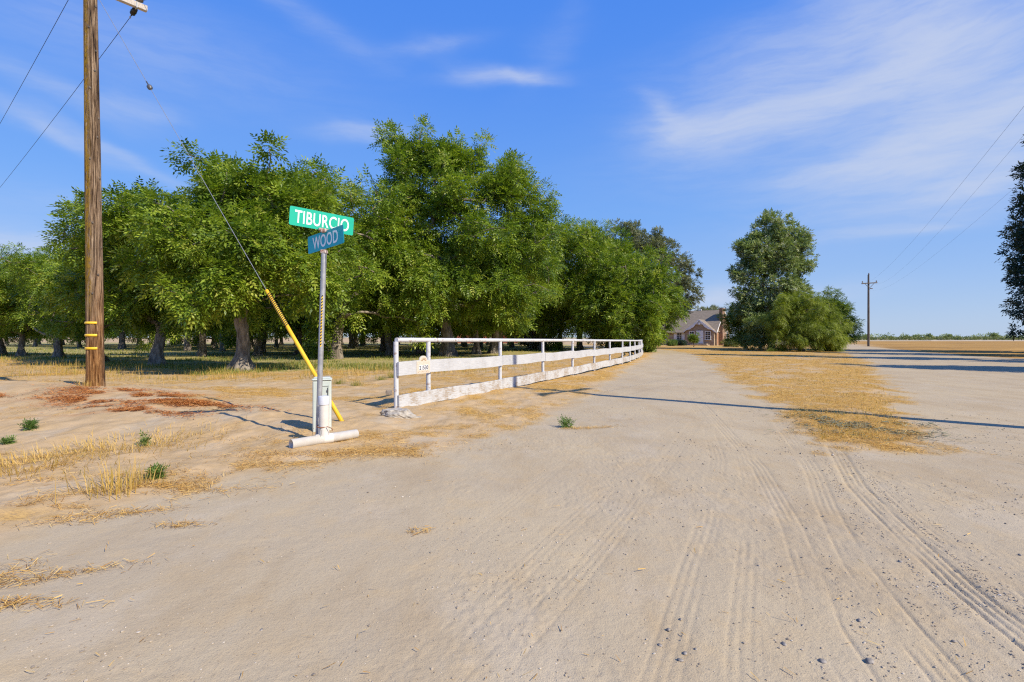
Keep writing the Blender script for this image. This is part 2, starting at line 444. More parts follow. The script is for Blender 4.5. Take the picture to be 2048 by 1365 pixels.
def height(x, y, fine=True):
    x = np.asarray(x, float); y = np.asarray(y, float)
    bank, isl, fld, orc = masks(x, y)
    near = np.exp(-np.maximum(np.hypot(x, y) - 30, 0) / 25)
    z = ridge_h(x, y)
    bk = sstep(-.2, 1.0, bank) * (1 - .6 * sstep(0, 3, orc))
    z = z + bk * (.03 + .11 * (fbm(x * .8, y * .8, 11, 4) - .5) + .06 * (fbm(x * 3.1, y * 3.1, 12, 3) - .5)) * near
    z = z + sstep(-.1, .8, isl) * (.02 + .05 * (fbm(x * 1.3, y * 1.3, 13) - .5)) * near
    z = z + sstep(-.2, 1.5, fld) * (.05 * (fbm(x * .4, y * .9, 14) - .3) + .06 * np.sin(y * 3.1 + x * .6) * np.exp(-np.hypot(x, y) / 60))
    road = 1 - np.maximum(np.maximum(sstep(-.2, .6, bank), sstep(-.1, .6, isl)), sstep(-.2, 1, fld))
    z = z + road * near * (.025 * (fbm(x * .35, y * .35, 15, 3) - .5))
    if fine:
        n2 = np.exp(-np.maximum(np.hypot(x, y) - 6, 0) / 7)
        rough = fbm(x * 1.1 + 40, y * 1.1, 23, 2)
        loose = sstep(.42, .62, rough)
        z = z + n2 * (.005 + .02 * bk) * (fbm(x * 17, y * 17, 16, 3) - .5) * (.3 + .55 * loose) + n2 * .005 * (.4 + loose) * (fbm(x * 38, y * 38, 19, 2) - .5) + n2 * .009 * (fbm(x * 4.2, y * 4.2, 20, 3) - .5)
        for pts, hw, s in TRACKW:
            m = (np.abs(x - pts[len(pts) // 2][0]) < 6) & (y < 16) & (y > 1) & (road > .02)
            if not m.any(): continue
            xs, ys = x[m], y[m]
            best = np.full(xs.shape, 1e9); u = np.zeros(xs.shape); sl = np.zeros(xs.shape); acc = 0
            for (x0, y0), (x1, y1) in zip(pts[:-1], pts[1:]):
                dx, dy = x1 - x0, y1 - y0; Ln = math.hypot(dx, dy)
                t = np.clip(((xs - x0) * dx + (ys - y0) * dy) / (Ln * Ln), 0, 1)
                ex, ey = xs - x0 - t * dx, ys - y0 - t * dy
                d = np.hypot(ex, ey); c = d < best
                best = np.where(c, d, best); u = np.where(c, (ex * dy - ey * dx) / Ln, u); sl = np.where(c, acc + t * Ln, sl); acc += Ln
            w = hw * 1.15
            ins = 1 - sstep(w * .85, w * 1.15, np.abs(u))
            fade = sstep(.34 - .14 * (s > .9), .56, fbm(sl * 1.1 + hw * 90, u * 9, 31, 4)) * s
            ph = np.abs(((u / .046 + .05 * (fbm(sl * 3, u * 20, 77, 2) - .5)) % 1.0) - .5); groove = .0012 - .0125 * np.exp(-(ph / .15) ** 2) * (.45 + 1.0 * fbm(sl * 7, u * 30, 78, 3))
            lug = .0012 * np.sign(np.sin(2 * np.pi * (sl + .3 * np.abs(u)) / .04))
            berm = .006 * np.exp(-((np.abs(u) - w * 1.2) / .03) ** 2)
            dz = ins * (groove + lug * (fbm(sl * 2, u * 0, 8, 2) > .5) - .0035) * fade + .22 * berm * fade * (.4 + fbm(xs * 9, ys * 9, 4, 2))
            z[m] = z[m] + dz * road[m]
    return z

def hz(x, y):
    return float(height(np.array([x]), np.array([y]), False)[0])

# ------------------------------------------------------------------ ground sheet
def axis_y():
    a = list(np.arange(-9, 1.5, .25)); y = 1.5
    while y < 4000:
        a.append(y)
        y += max(.0125, .0065 * y) if y < 13 else (.013 * y if y < 70 else .07 * y)
    return np.array(a)
def axis_x():
    mid = np.concatenate([np.arange(-8, -.6, .028), np.arange(-.6, 3.9, .0085), np.arange(3.9, 9, .028)])
    r = []; x = 9.0
    while x < 3500: r.append(x); x += max(.06, .014 * x) if x < 60 else .08 * x
    l = []; x = 8.0
    while x < 3500: x += max(.06, .014 * x) if x < 60 else .08 * x; l.append(-x)
    return np.concatenate([np.array(l)[::-1], mid, np.array(r)])
AX, AY = axis_x(), axis_y()
GX, GY = np.meshgrid(AX, AY)
gx, gy = GX.ravel(), GY.ravel()
gz = height(gx, gy, True)
bank_s, isl_s, fld_s, orc_s = masks(gx, gy)

def straw_mask(x, y, bank, isl, orc):
    f1 = fbm(x * .55 + 3, y * .55, 41, 4); f2 = fbm(x * 2.6, y * 2.6, 42, 4)
    fd = poly_dist(x, y, [(-2.1, 9.5), (2.1, 18), (5.4, 25.6), (8.9, 36)])
    onbank = sstep(.0, .5, bank)
    nf = np.exp(-(fd / 3.2) ** 2)
    lf = sstep(-1.5, -4.0, x) * (y < 11)
    v = onbank * sstep(.47 - .10 * nf + .06 * lf, .66 - .07 * nf + .06 * lf, .62 * f1 + .38 * f2) * (1 - .35 * lf)
    edge = np.exp(-((bank - .35) / .3) ** 2) * sstep(.42, .66, f2)
    far = sstep(12, 20, y) * onbank * .8
    v = np.maximum(np.maximum(v, edge * .7), far * sstep(.25, .6, f2) * .9)
    vi = sstep(-.3, .35, isl + (f2 - .5) * 1.1) * sstep(.33, .60, .7 * f2 + .45 * f1)
    return np.maximum(v, vi)

straw_a = straw_mask(gx, gy, bank_s, isl_s, orc_s)
road_a = 1 - np.maximum(np.maximum(sstep(-.1, .5, bank_s), sstep(-.05, .35, isl_s)), sstep(-.1, .8, fld_s))
road_a = road_a * (1 - sstep(95, 112, gy) * (gx < 30))
orch_a = sstep(-.6, 1.2, orc_s)
field_a = sstep(-.2, .8, fld_s)
rust_c = np.zeros_like(gx)
RUST = [((-7.9, 10.1), 1.2, .4), ((-6.9, 9.9), 1.1, .3), ((-7.7, 9.4), 1.0, .26), ((-6.2, 9.3), 1.0, .24), ((-6.3, 8.5), 1.0, .22), ((-5.4, 8.9), .8, .2), ((-10.4, 10.2), .5, .16)]
for (cx, cy), sx, sy in RUST:
    rust_c = np.maximum(rust_c, np.exp(-(((gx - cx) * .95 + (gy - cy) * .3) / sx) ** 2 - ((-(gx - cx) * .3 + (gy - cy) * .95) / sy) ** 2))
rust_a = rust_c * sstep(.28, .62, fbm(gx * 1.6, gy * 4.5, 51, 4)) * 1.0

nx_, ny_ = len(AX), len(AY)
ii = (np.arange(ny_ - 1)[:, None] * nx_ + np.arange(nx_ - 1)[None])
quads = np.stack([ii, ii + 1, ii + nx_ + 1, ii + nx_], -1).reshape(-1, 4)
fc = lambda a: a.reshape(ny_, nx_)[:-1, :-1].ravel()
cx_, cy_ = fc(gx), fc(gy)
lab = np.zeros(len(quads), int)                    # 0 far ground
lab[(fc(bank_s) > 0)] = 2
lab[(fc(orc_s) > 0)] = 4
lab[(fc(isl_s) > 0)] = 3
lab[(fc(fld_s) > 0)] = 5
roadm = (lab == 0) & (cy_ < 120) & (cx_ > -60) & (cx_ < 140)
lab[roadm] = 1
drv = roadm & (cy_ > 8.5) & (poly_dist(cx_, cy_, [at(1300, 830), at(1330, 770), at(1350, 735), at(1340, 712), at(1325, 703), at(1275, 698)]) < 4.2) & (cx_ < .33 * cy_ + 3)
lab[drv] = 6

def ground_mat():
    m, nt, out = new_mat('ground_earth'); b = NB(nt)
    geo = b.n('ShaderNodeNewGeometry').outputs['Position']
    st, rd, orc, fl, ru, bk = (b.attr(k) for k in ('straw', 'road', 'orch', 'field', 'rust', 'bank'))
    n1 = b.noise(geo, .45, 4); n2 = b.noise(geo, 3.2, 5, .6); n3 = b.noise(geo, 34, 4, .65); n4 = b.noise(geo, 150, 3, .6)
    nst = b.noise(b.mapping(geo, (20, 60, 20), (0, 0, .5)), 1, 4, .7)
    nst2 = b.noise(b.mapping(geo, (55, 18, 20), (0, 0, -.4)), 1, 4, .7)
    road = b.mix(b.mapr(n1, .3, .7), (.445, .362, .248), (.50, .405, .265))
    road = b.mix(b.mapr(n2, .45, .75, 0, .5), road, (.52, .385, .215))
    sand = b.mix(b.mapr(n2, .3, .7), (.56, .40, .225), (.46, .32, .165))
    col = b.mix(rd, sand, road)
    col = b.mix(b.mapr(b.noise(b.mapping(geo, (1.1, .45, 1), (0, 0, .5)), 1.1, 7, .7), .45, .66, 0, .55), col, (.40, .30, .18))
    col = b.mix(b.mapr(b.noise(b.mapping(geo, (.8, .5, 1), (0, 0, -.3), (7, 3, 0)), 1.6, 6, .66), .52, .68, 0, .5), col, (.515, .435, .32))
    col = b.mix(b.mapr(n3, .55, .76, 0, .38), col, (.31, .24, .165))
    col = b.mix(b.mapr(n4, .615, .70, 0, .65), col, (.20, .165, .13))
    col = b.mix(b.mapr(n4, .22, .34, .35, 0), col, (.60, .54, .46))
    thr = b.math('MAXIMUM', nst, nst2)
    scol = b.mix(b.mapr(nst, .35, .65), (.36, .20, .05), (.66, .40, .095))
    sfac = b.math('MULTIPLY', st, b.mapr(b.math('ADD', thr, b.math('MULTIPLY', n2, .35)), .52, .72))
    col = b.mix(b.math('MULTIPLY', sfac, .92), col, scol)
    rcol = b.mix(nst2, (.40, .15, .045), (.54, .27, .11))
    col = b.mix(b.math('MULTIPLY', ru, b.mapr(thr, .42, .6)), col, rcol)
    gpat = b.mapr(n2, .38, .6)
    ocol = b.mix(gpat, b.mix(n3, (.42, .32, .175), (.56, .43, .23)), b.mix(n3, (.19, .21, .045), (.36, .33, .085)))
    col = b.mix(orc, col, ocol)
    frow = b.math('ADD', b.math('MULTIPLY', b.noise(b.mapping(geo, (.05, .5, 1), (0, 0, .12)), 1, 7, .75), 1.5), -.25)
    fcol = b.ramp(b.math('ADD', b.math('MULTIPLY', frow, .7), b.math('MULTIPLY', n2, .3)), [(.30, (.10, .075, .03)), (.44, (.30, .17, .055)), (.58, (.52, .30, .085)), (.72, (.60, .40, .15))])
    fcol = b.mix(b.mapr(n1, .5, .8, 0, .5), fcol, (.56, .29, .07))
    col = b.mix(fl, col, fcol)
    hh = b.math('ADD', b.math('MULTIPLY', n3, .6), b.math('MULTIPLY', n4, .4))
    hh = b.math('ADD', hh, b.math('MULTIPLY', sfac, b.math('MULTIPLY', thr, 1.5)))
    b.L(b.bsdf(col, .95, 0, b.bump(hh, .7, .011), .1), out.inputs[0])
    return m
M['ground'] = ground_mat()

def ground_part(code, name, label):
    sel = quads[lab == code]
    if not len(sel): return
    ids, inv = np.unique(sel, return_inverse=True)
    mb = MB(); mb.add(np.stack([gx[ids], gy[ids], gz[ids]], -1), inv.reshape(-1, 4))
    me = mb.mesh(name, M['ground'], True)
    for k, a in (('straw', straw_a), ('road', road_a), ('orch', orch_a), ('field', field_a), ('rust', rust_a), ('bank', bank_s)):
        at_ = me.attributes.new(k, 'FLOAT', 'POINT'); at_.data.foreach_set('value', a[ids].astype(np.float32))
    o = bpy.data.objects.new(name, me); COL.objects.link(o)
    tag(o, label, name.replace('_', ' '), None, 'structure')
ground_part(0, 'ground', 'flat pale earth running out to the horizon')
ground_part(1, 'dirt_road', 'wide pale dirt road with tyre tracks in the foreground')
ground_part(2, 'sandy_verge', 'uneven sandy verge with dry straw beside the white fence')
ground_part(3, 'grass_island', 'tongue of yellow mown straw between driveway and road')
ground_part(4, 'orchard_floor', 'shaded weedy floor under the walnut trees')
ground_part(5, 'crop_field', 'brown harvested field at the right behind the road')
ground_part(6, 'driveway', 'dirt driveway curving past the fence to the brick house')

# ------------------------------------------------------------------ scattered dry stuff
def blades(mb, P, L, W, lean, rnd, az=None):
    """thin upright blades, two segments, P Nx3"""
    n = len(P)
    az = rng.uniform(0, 2 * np.pi, n) if az is None else az
    d = np.stack([np.cos(az), np.sin(az), np.zeros(n)], -1)
    s = np.stack([-np.sin(az), np.cos(az), np.zeros(n)], -1) * (W / 2)[:, None]
    up = np.array([0, 0, 1.0])
    m = P + up * (L * .6)[:, None] * np.cos(lean)[:, None] + d * (L * .45 * np.sin(lean))[:, None]
    t = P + up * (L * np.cos(lean * 1.25))[:, None] + d * (L * np.sin(lean * 1.25))[:, None]
    V = np.stack([P - s, P + s, m + s * .7, m - s * .7, t], 1).reshape(-1, 3)
    k = np.arange(n)[:, None] * 5
    mb.add(V, np.concatenate([k + np.array([[0, 1, 2, 3]])]), rnd)
    base = mb.n - len(V)
    mb.f.append(k + np.array([[3, 2, 4]]) + base); mb.attr.append(np.asarray(rnd))

def litter(mb, x, y, L, W, rnd, lift=.004):
    n = len(x); z = height(x, y, True) + lift + rng.uniform(0, .012, n)
    az = rng.uniform(0, 2 * np.pi, n); tl = rng.normal(0, .18, n)
    d = np.stack([np.cos(az) * np.cos(tl), np.sin(az) * np.cos(tl), np.sin(tl)], -1) * (L / 2)[:, None]
    s = np.stack([-np.sin(az), np.cos(az), rng.normal(0, .4, n)], -1) * (W / 2)[:, None]
    P = np.stack([x, y, z], -1) + np.array([0, 0, 1.0]) * (np.abs(np.sin(tl)) * L / 2)[:, None]
    V = np.stack([P - d - s, P + d - s * .6, P + d + s * .6, P - d + s], 1).reshape(-1, 3)
    mb.add(V, np.arange(n * 4).reshape(-1, 4), rnd)

def scatter(n, x0, x1, y0, y1, persp=True):
    if persp:   # even count per unit of distance
        y = y0 * (y1 / y0) ** rng.random(n)
    else:
        y = rng.uniform(y0, y1, n)
    return rng.uniform(x0, x1, n), y

def fan(n, y0, y1, k0, k1, xmin=-60, xmax=60):
    """points spread over a wedge of directions k = x / y"""
    y = 1 / (1 / y1 + rng.random(n) * (1 / y0 - 1 / y1))
    k = rng.uniform(k0, k1, n)
    return k * y, y

# lying straw
mb = MB()
x, y = fan(330000, 4.0, 60, -1.1, .95)
b_, i_, f_, o_ = masks(x, y)
sm = straw_mask(x, y, b_, i_, o_)
keep = (rng.random(len(x)) < sm * .75) & (o_ < .5) & (f_ < 0)
x, y = x[keep], y[keep]; n = len(x)
sc = np.clip(y / 9, 1, 4.5)
litter(mb, x, y, rng.uniform(.03, .11, n) * sc ** .6, rng.uniform(.002, .0042, n) * sc, rng.random(n))
# loose bits on the road
x, y = fan(220, 2.0, 14, -1.1, 1.1)
b_, i_, f_, o_ = masks(x, y); k = (b_ < 0) & (i_ < 0)
x, y = x[k], y[k]; n = len(x)
litter(mb, x, y, rng.uniform(.015, .06, n), rng.uniform(.0025, .005, n), rng.random(n))
# small mats of straw on the sand at the left
for (px, py, sx, sy, cnt) in ((160, 1042, .17, .06, 260), (250, 1028, .2, .05, 300), (360, 1052, .1, .04, 140), (8, 1150, .10, .10, 260), (100, 1155, .22, .04, 260), (20, 1210, .2, .035, 240),
                              (90, 968, .2, .07, 200), (210, 990, .14, .05, 160), (300, 960, .3, .1, 420), (30, 945, .3, .1, 300), (560, 920, .5, .08, 420), (700, 915, .6, .06, 500),
                              (800, 905, .5, .09, 380), (1190, 857, .25, .05, 260), (1150, 858, .15, .04, 160), (840, 1065, .06, .03, 60), (420, 985, .3, .05, 260)):
    cx, cy = at(px, py); q = rng.normal(0, 1, (cnt, 2))
    th = rng.uniform(.0, .5)
    xx = cx + q[:, 0] * sx * math.cos(th) - q[:, 1] * sy * math.sin(th); yy = cy + q[:, 0] * sx * math.sin(th) + q[:, 1] * sy * math.cos(th)
    litter(mb, xx, yy, rng.uniform(.03, .08, cnt), rng.uniform(.002, .004, cnt), rng.random(cnt))
single(mb, 'straw_litter', M['straw'], 'scattered yellow straw lying on the verge and island', 'straw', None, False, 'stuff')

# rust-coloured needles at the pole
mb = MB()
xs, ys = [], []
for (cx, cy), sx, sy in RUST:
    q = rng.normal(0, .75, (5200, 2))
    xs.append(cx + .95 * q[:, 0] * sx - .3 * q[:, 1] * sy); ys.append(cy + .3 * q[:, 0] * sx * -1 + .95 * q[:, 1] * sy)
x = np.concatenate(xs); y = np.concatenate(ys)
k = fbm(x * 1.6, y * 4.5, 51, 4) > .47 + .08 * rng.random(len(x)); x, y = x[k], y[k]; n = len(x)
litter(mb, x, y, rng.uniform(.03, .08, n), rng.uniform(.004, .008, n), rng.random(n), rng.uniform(.002, .03, n))
single(mb, 'rusty_needles', M['rust'], 'rust-red dead needles spread on the sand below the big pole', 'dead needles', None, False, 'stuff')

# standing dry grass along the orchard edge and short stubble on the island
mb = MB()
x, y = fan(90000, 11, 40, -1.15, .1)
b_, i_, f_, o_ = masks(x, y)
band = np.exp(-((o_ + 1.4) / 1.8) ** 2) * sstep(.36, .66, .6 * fbm(x * .5, y * .5, 61, 3) + .4 * fbm(x * 2.2, y * 2.2, 64, 3)) * (ridge_h(x, y) < .24)
k = (rng.random(len(x)) < band * .9) & (b_ > .4); x, y = x[k], y[k]; n = len(x)
blades(mb, np.stack([x, y, height(x, y, False)], -1), rng.gamma(3, .055, n) * (.5 + fbm(x * 1.2, y * 1.2, 66, 2)), rng.uniform(.004, .010, n) * np.clip(y / 14, 1, 2), rng.uniform(.05, .7, n), np.clip(rng.normal(.5, .28, n), 0, 1))
x, y = fan(60000, 6, 50, .1, .95)
b_, i_, f_, o_ = masks(x, y)
k = (i_ > .15) & (rng.random(len(x)) < .5 * sstep(.35, .6, fbm(x * 1.7, y * 1.7, 62, 3))); x, y = x[k], y[k]; n = len(x)
blades(mb, np.stack([x, y, height(x, y, False)], -1), rng.uniform(.03, .09, n), rng.uniform(.004, .008, n) * np.clip(y / 9, 1, 4), rng.uniform(.2, 1.1, n), np.clip(rng.normal(.62, .2, n), 0, 1))
single(mb, 'dry_grass', M['dry_grass'], 'thin standing dry grass along the orchard edge and on the island', 'dry grass', None, False, 'stuff')

# greener grass and weeds under the trees
mb = MB()
x, y = fan(150000, 17, 75, -1.15, .25)
b_, i_, f_, o_ = masks(x, y)
pat = sstep(.42, .62, fbm(x * .28, y * .45, 63, 3))
k = (o_ > -.8) & (rng.random(len(x)) < pat * .55); x, y = x[k], y[k]; n = len(x)
blades(mb, np.stack([x, y, height(x, y, False)], -1), rng.uniform(.05, .24, n), rng.uniform(.010, .022, n) * np.clip(y / 20, 1, 3), rng.uniform(.05, .8, n), np.clip(rng.normal(.58, .3, n), 0, 1))
single(mb, 'orchard_weeds', M['green_grass'], 'patches of green and yellow grass growing in the orchard', 'grass', None, False, 'stuff')

# dark trampled plants on the tip of the island
mb = MB()
q = rng.normal(0, 1, (2600, 2)); cx, cy = at(1725, 850)
x, y = cx + q[:, 0] * .55, cy + q[:, 1] * .62
k = fbm(x * 3, y * 3, 71, 3) > .5; x, y = x[k], y[k]; n = len(x)
litter(mb, x, y, rng.uniform(.04, .12, n), rng.uniform(.006, .012, n), rng.random(n), .01)
single(mb, 'flat_weeds', simple('flat_weed', (.12, .13, .07), (.26, .25, .15), 9, .8), 'grey-green trodden weeds on the tip of the straw island', 'weeds', None, False, 'stuff')

# gravel
def ico():
    t = (1 + 5 ** .5) / 2
    v = np.array([(-1, t, 0), (1, t, 0), (-1, -t, 0), (1, -t, 0), (0, -1, t), (0, 1, t), (0, -1, -t), (0, 1, -t), (t, 0, -1), (t, 0, 1), (-t, 0, -1), (-t, 0, 1)], float)
    v /= np.linalg.norm(v[0])
    f = np.array([(0, 11, 5), (0, 5, 1), (0, 1, 7), (0, 7, 10), (0, 10, 11), (1, 5, 9), (5, 11, 4), (11, 10, 2), (10, 7, 6), (7, 1, 8), (3, 9, 4), (3, 4, 2), (3, 2, 6), (3, 6, 8), (3, 8, 9), (4, 9, 5), (2, 4, 11), (6, 2, 10), (8, 6, 7), (9, 8, 1)])
    return v, f
IV, IF = ico()
def pebbles(mb, x, y, r):
    n = len(x); z = height(x, y, True) + r * .25
    sc = r[:, None] * np.stack([rng.uniform(.7, 1.3, n), rng.uniform(.7, 1.3, n), rng.uniform(.45, .8, n)], -1)
    th = rng.uniform(0, 2 * np.pi, n)
    V = IV[None] * sc[:, None] * rng.uniform(.75, 1.2, (n, 12, 1))
    c, s = np.cos(th)[:, None], np.sin(th)[:, None]
    V = np.stack([V[..., 0] * c - V[..., 1] * s, V[..., 0] * s + V[..., 1] * c, V[..., 2]], -1) + np.stack([x, y, z], -1)[:, None]
    k = np.arange(n)[:, None, None] * 12
    mb.add(V.reshape(-1, 3), (IF[None] + k).reshape(-1, 3), np.repeat(rng.random(n), 20))
mb = MB()
x, y = fan(26000, 1.9, 14, -1.0, 1.1)
b_, i_, f_, o_ = masks(x, y)
dens = .12 + .88 * sstep(.48, .66, fbm(x * .9, y * .9, 81, 3)) * sstep(-2.5, .5, x + .2)
tk = np.ones(len(x))
k = (b_ < -.15) & (i_ < -.1) & (rng.random(len(x)) < dens); x, y = x[k], y[k]; n = len(x)
r = np.clip(rng.lognormal(math.log(.0030), .5, n), .0016, .010) * np.clip(y / 4, .9, 1.6)
pebbles(mb, x, y, r)
# crumbled earth along the strongest tracks
for (pts, hw, s), cnt in zip(TRACKW[:3] + TRACKW[7:8], (1000, 260, 180, 260)):
    seg = np.array(pts); tt = rng.random(cnt) * (len(seg) - 1.001); i0 = tt.astype(int); fr = (tt - i0)[:, None]
    P = seg[i0] * (1 - fr) + seg[i0 + 1] * fr
    dv = seg[i0 + 1] - seg[i0]; dv /= np.linalg.norm(dv, axis=1)[:, None]
    off = np.where(rng.random(cnt) < .6, -1, 1) * (hw * 1.5 + np.abs(rng.normal(0, .035, cnt)))
    x = P[:, 0] + dv[:, 1] * off; y = P[:, 1] - dv[:, 0] * off
    k = (y > 1.8) & (y < 9); pebbles(mb, x[k], y[k], rng.uniform(.002, .007, k.sum()))
def gravel_mat():
    m, nt, out = new_mat('gravel'); b = NB(nt)
    c = b.ramp(b.attr('rnd'), [(0, (.22, .185, .15)), (.35, (.37, .30, .22)), (.85, (.46, .385, .29)), (1, (.58, .52, .44))])
    b.L(b.bsdf(c, .9, 0, None, .15), out.inputs[0]); return m
M['gravel'] = gravel_mat()
single(mb, 'gravel', M['gravel'], 'fine gravel and crumbs of earth strewn over the dirt road', 'gravel', None, False, 'stuff')

# larger single stones, placed where the photograph shows them
STONES = [(1568, 1288, .032), (1645, 1322, .036), (1337, 1259, .026), (1370, 1306, .024), (1391, 1298, .02), (1361, 1320, .028), (1740, 1322, .042), (1719, 1240, .028), (1320, 1290, .022),
          (1361, 1238, .022), (1800, 1122, .028), (1908, 1281, .024), (1605, 1250, .02), (1517, 1131, .02), (1796, 1098, .022), (523, 1260, .022), (1377, 1110, .02), (1755, 1190, .016), (2040, 1110, .028), (1995, 1178, .022)]
for i, (px, py, r) in enumerate(STONES):
    x, y = at(px, py); r *= .42
    v = IV[:, :]; f = IF
    # one level of subdivision by hand
    mid = {}; V = [tuple(p) for p in v]; Fs = []
    def mp(a, c):
        k = (min(a, c), max(a, c))
        if k not in mid:
            q = (np.array(V[a]) + np.array(V[c])); q /= np.linalg.norm(q); mid[k] = len(V); V.append(tuple(q))
        return mid[k]
    for a, c, d in f:
        e, g, h = mp(a, c), mp(c, d), mp(d, a)
        Fs += [[a, e, h], [c, g, e], [d, h, g], [e, g, h]]
    V = np.array(V); sd = i * 7
    V = V * (.72 + .55 * vnoise(V[:, 0] * 1.6 + sd, V[:, 1] * 1.6 + V[:, 2] * 2.1, sd))[:, None]
    V = V * np.array([rng.uniform(.9, 1.3), rng.uniform(.7, 1.0), rng.uniform(.5, .75)]) * r
    th = rng.uniform(0, 6.28); V = V @ np.array([[math.cos(th), -math.sin(th), 0], [math.sin(th), math.cos(th), 0], [0, 0, 1]]).T
    mb = MB(); mb.add(V, Fs)
    o = mb.build('stone', M['stone'], None, True)
    o.location = (x, y, hz(x, y) + r * .15)
    tag(o, 'small loose grey stone lying on the pale dirt of the road', 'stone', 'loose stones on the dirt road')

# ------------------------------------------------------------------ trees
def norm(a): return a / (np.linalg.norm(a, axis=-1, keepdims=True) + 1e-9)

def grow(seed, trunk_pts, trunk_r, clumps, flare=1.5, tip=.012, bend=.15):
    """trunk polyline + a branch to every clump centre; returns list of (pts, radii)"""
    r_ = np.random.default_rng(seed)
    nodes = [np.array(p, float) for p in trunk_pts]; par = [-1] + list(range(len(nodes) - 1))
    nt0 = len(nodes)
    top = nodes[-1]
    order = np.argsort(np.linalg.norm(clumps - top, axis=1))
    chains = [list(range(nt0))]
    start_ok = max(1, int(nt0 * .55))
    for ci in order:
        c = clumps[ci]
        N = np.array(nodes); dd = np.linalg.norm(N - c, axis=1)
        cost = dd + .35 * np.linalg.norm(N - top, axis=1) * 0 + np.where(N[:, 2] > c[2] + .3, .6 * (N[:, 2] - c[2]), 0)
        cost[:start_ok] += 50
        s = int(np.argmin(cost)); D = dd[s]
        k = max(2, int(D / .45))
        p0 = nodes[s]; pm = (p0 + c) / 2 + np.array([0, 0, bend * D]) + r_.normal(0, .07 * D, 3)
        ch = [s]; last = s
        for t in np.linspace(0, 1, k + 1)[1:]:
            q = (1 - t) ** 2 * p0 + 2 * t * (1 - t) * pm + t * t * c + r_.normal(0, .03, 3)
            nodes.append(q); par.append(last); last = len(nodes) - 1; ch.append(last)
        chains.append(ch)
    n = len(nodes); area = np.zeros(n)
    kids = np.zeros(n, int)
    for p in par:
        if p >= 0: kids[p] += 1
    for i in range(n - 1, -1, -1):
        if kids[i] == 0: area[i] = max(area[i], tip ** 2.2)
        if par[i] >= 0: area[par[i]] += area[i]
    rad = area ** (1 / 2.2)
    g = trunk_r / rad[nt0 - 1]
    rad = np.maximum(rad * min(g, 2.2), tip)
    for i in range(nt0):
        t = i / max(nt0 - 1, 1)
        rad[i] = trunk_r * (1 + (flare - 1) * max(0, 1 - t * 2.6) ** 2) * (1 - .12 * t)
    out = []
    for ch in chains:
        pts = np.array([nodes[i] for i in ch]); rr = np.array([rad[i] for i in ch])
        if ch[0] < nt0 and len(ch) < nt0 + 1 and ch != chains[0]: rr[0] = min(rr[0], rr[1] * 1.25)
        out.append((pts, rr))
    return out

def leaf_cloud(mb, r_, C, crad, per, center, L=.36, lw=.055, ll=.14, pairs=3, droop=.5, flat=.8, spread=.55):
    n = len(C) * per
    cidx = np.repeat(np.arange(len(C)), per)
    dirn = norm(r_.normal(0, 1, (n, 3)))
    rr = np.repeat(crad, per) * r_.random(n) ** (1 / 3.0)
    off = dirn * rr[:, None] * np.array([1, 1, flat])
    P = C[cidx] + off
    d = norm(dirn * .75 + norm(P - center) * .45 + r_.normal(0, .35, (n, 3)) + np.array([0, 0, -droop]))
    side = norm(np.cross(d, np.array([0, 0, 1.0]) + r_.normal(0, .35, (n, 3))))
    nrm = np.cross(side, d)
    base = .48 + .13 * r_.normal(0, 1, len(C))[cidx] + .22 * r_.normal(0, 1, n)
    Ls = L * r_.uniform(.7, 1.25, n)
    V = []; R = []
    lay = []
    for k in range(pairs):
        t = (k + .7) / (pairs + .4)
        lay += [(t, 1), (t, -1)]
    lay.append((1.0, 0))
    for t, sg in lay:
        b0 = P + d * (Ls * t)[:, None]; b0[:, 2] -= droop * .35 * Ls * t * t
        ld = norm(d * (.55 if sg else 1) + side * (sg * .85) + nrm * r_.normal(0, .22, (n, 1)) + np.array([0, 0, -droop * .35]))
        wd = norm(np.cross(ld, nrm + r_.normal(0, .3, (n, 3))))
        l_ = (ll * Ls / L * (1.0 if sg else 1.15))[:, None]; w_ = (lw * Ls / L)[:, None]
        m = b0 + ld * l_ * .45
        V.append(np.stack([b0, m + wd * w_ * .5, b0 + ld * l_, m - wd * w_ * .5], 1))
        R.append(np.clip(base + r_.normal(0, .06, n), 0, 1))
    V = np.concatenate(V).reshape(-1, 3)
    mb.add(V, np.arange(len(V)).reshape(-1, 4), np.concatenate(R))

def sample_lobes(r_, lobes, n, shell=2.0, zmin=None):
    lob = np.array(lobes, float); vol = lob[:, 3] * lob[:, 4] * lob[:, 5]
    vol = vol ** .62
    out = []
    while len(out) < n:
        i = r_.choice(len(lob), p=vol / vol.sum())
        q = norm(r_.normal(0, 1, 3)) * r_.random() ** (1 / (1 + shell))
        p = lob[i, :3] + q * lob[i, 3:6]
        if zmin is not None and p[2] < zmin: continue
        out.append(p)
    return np.array(out)

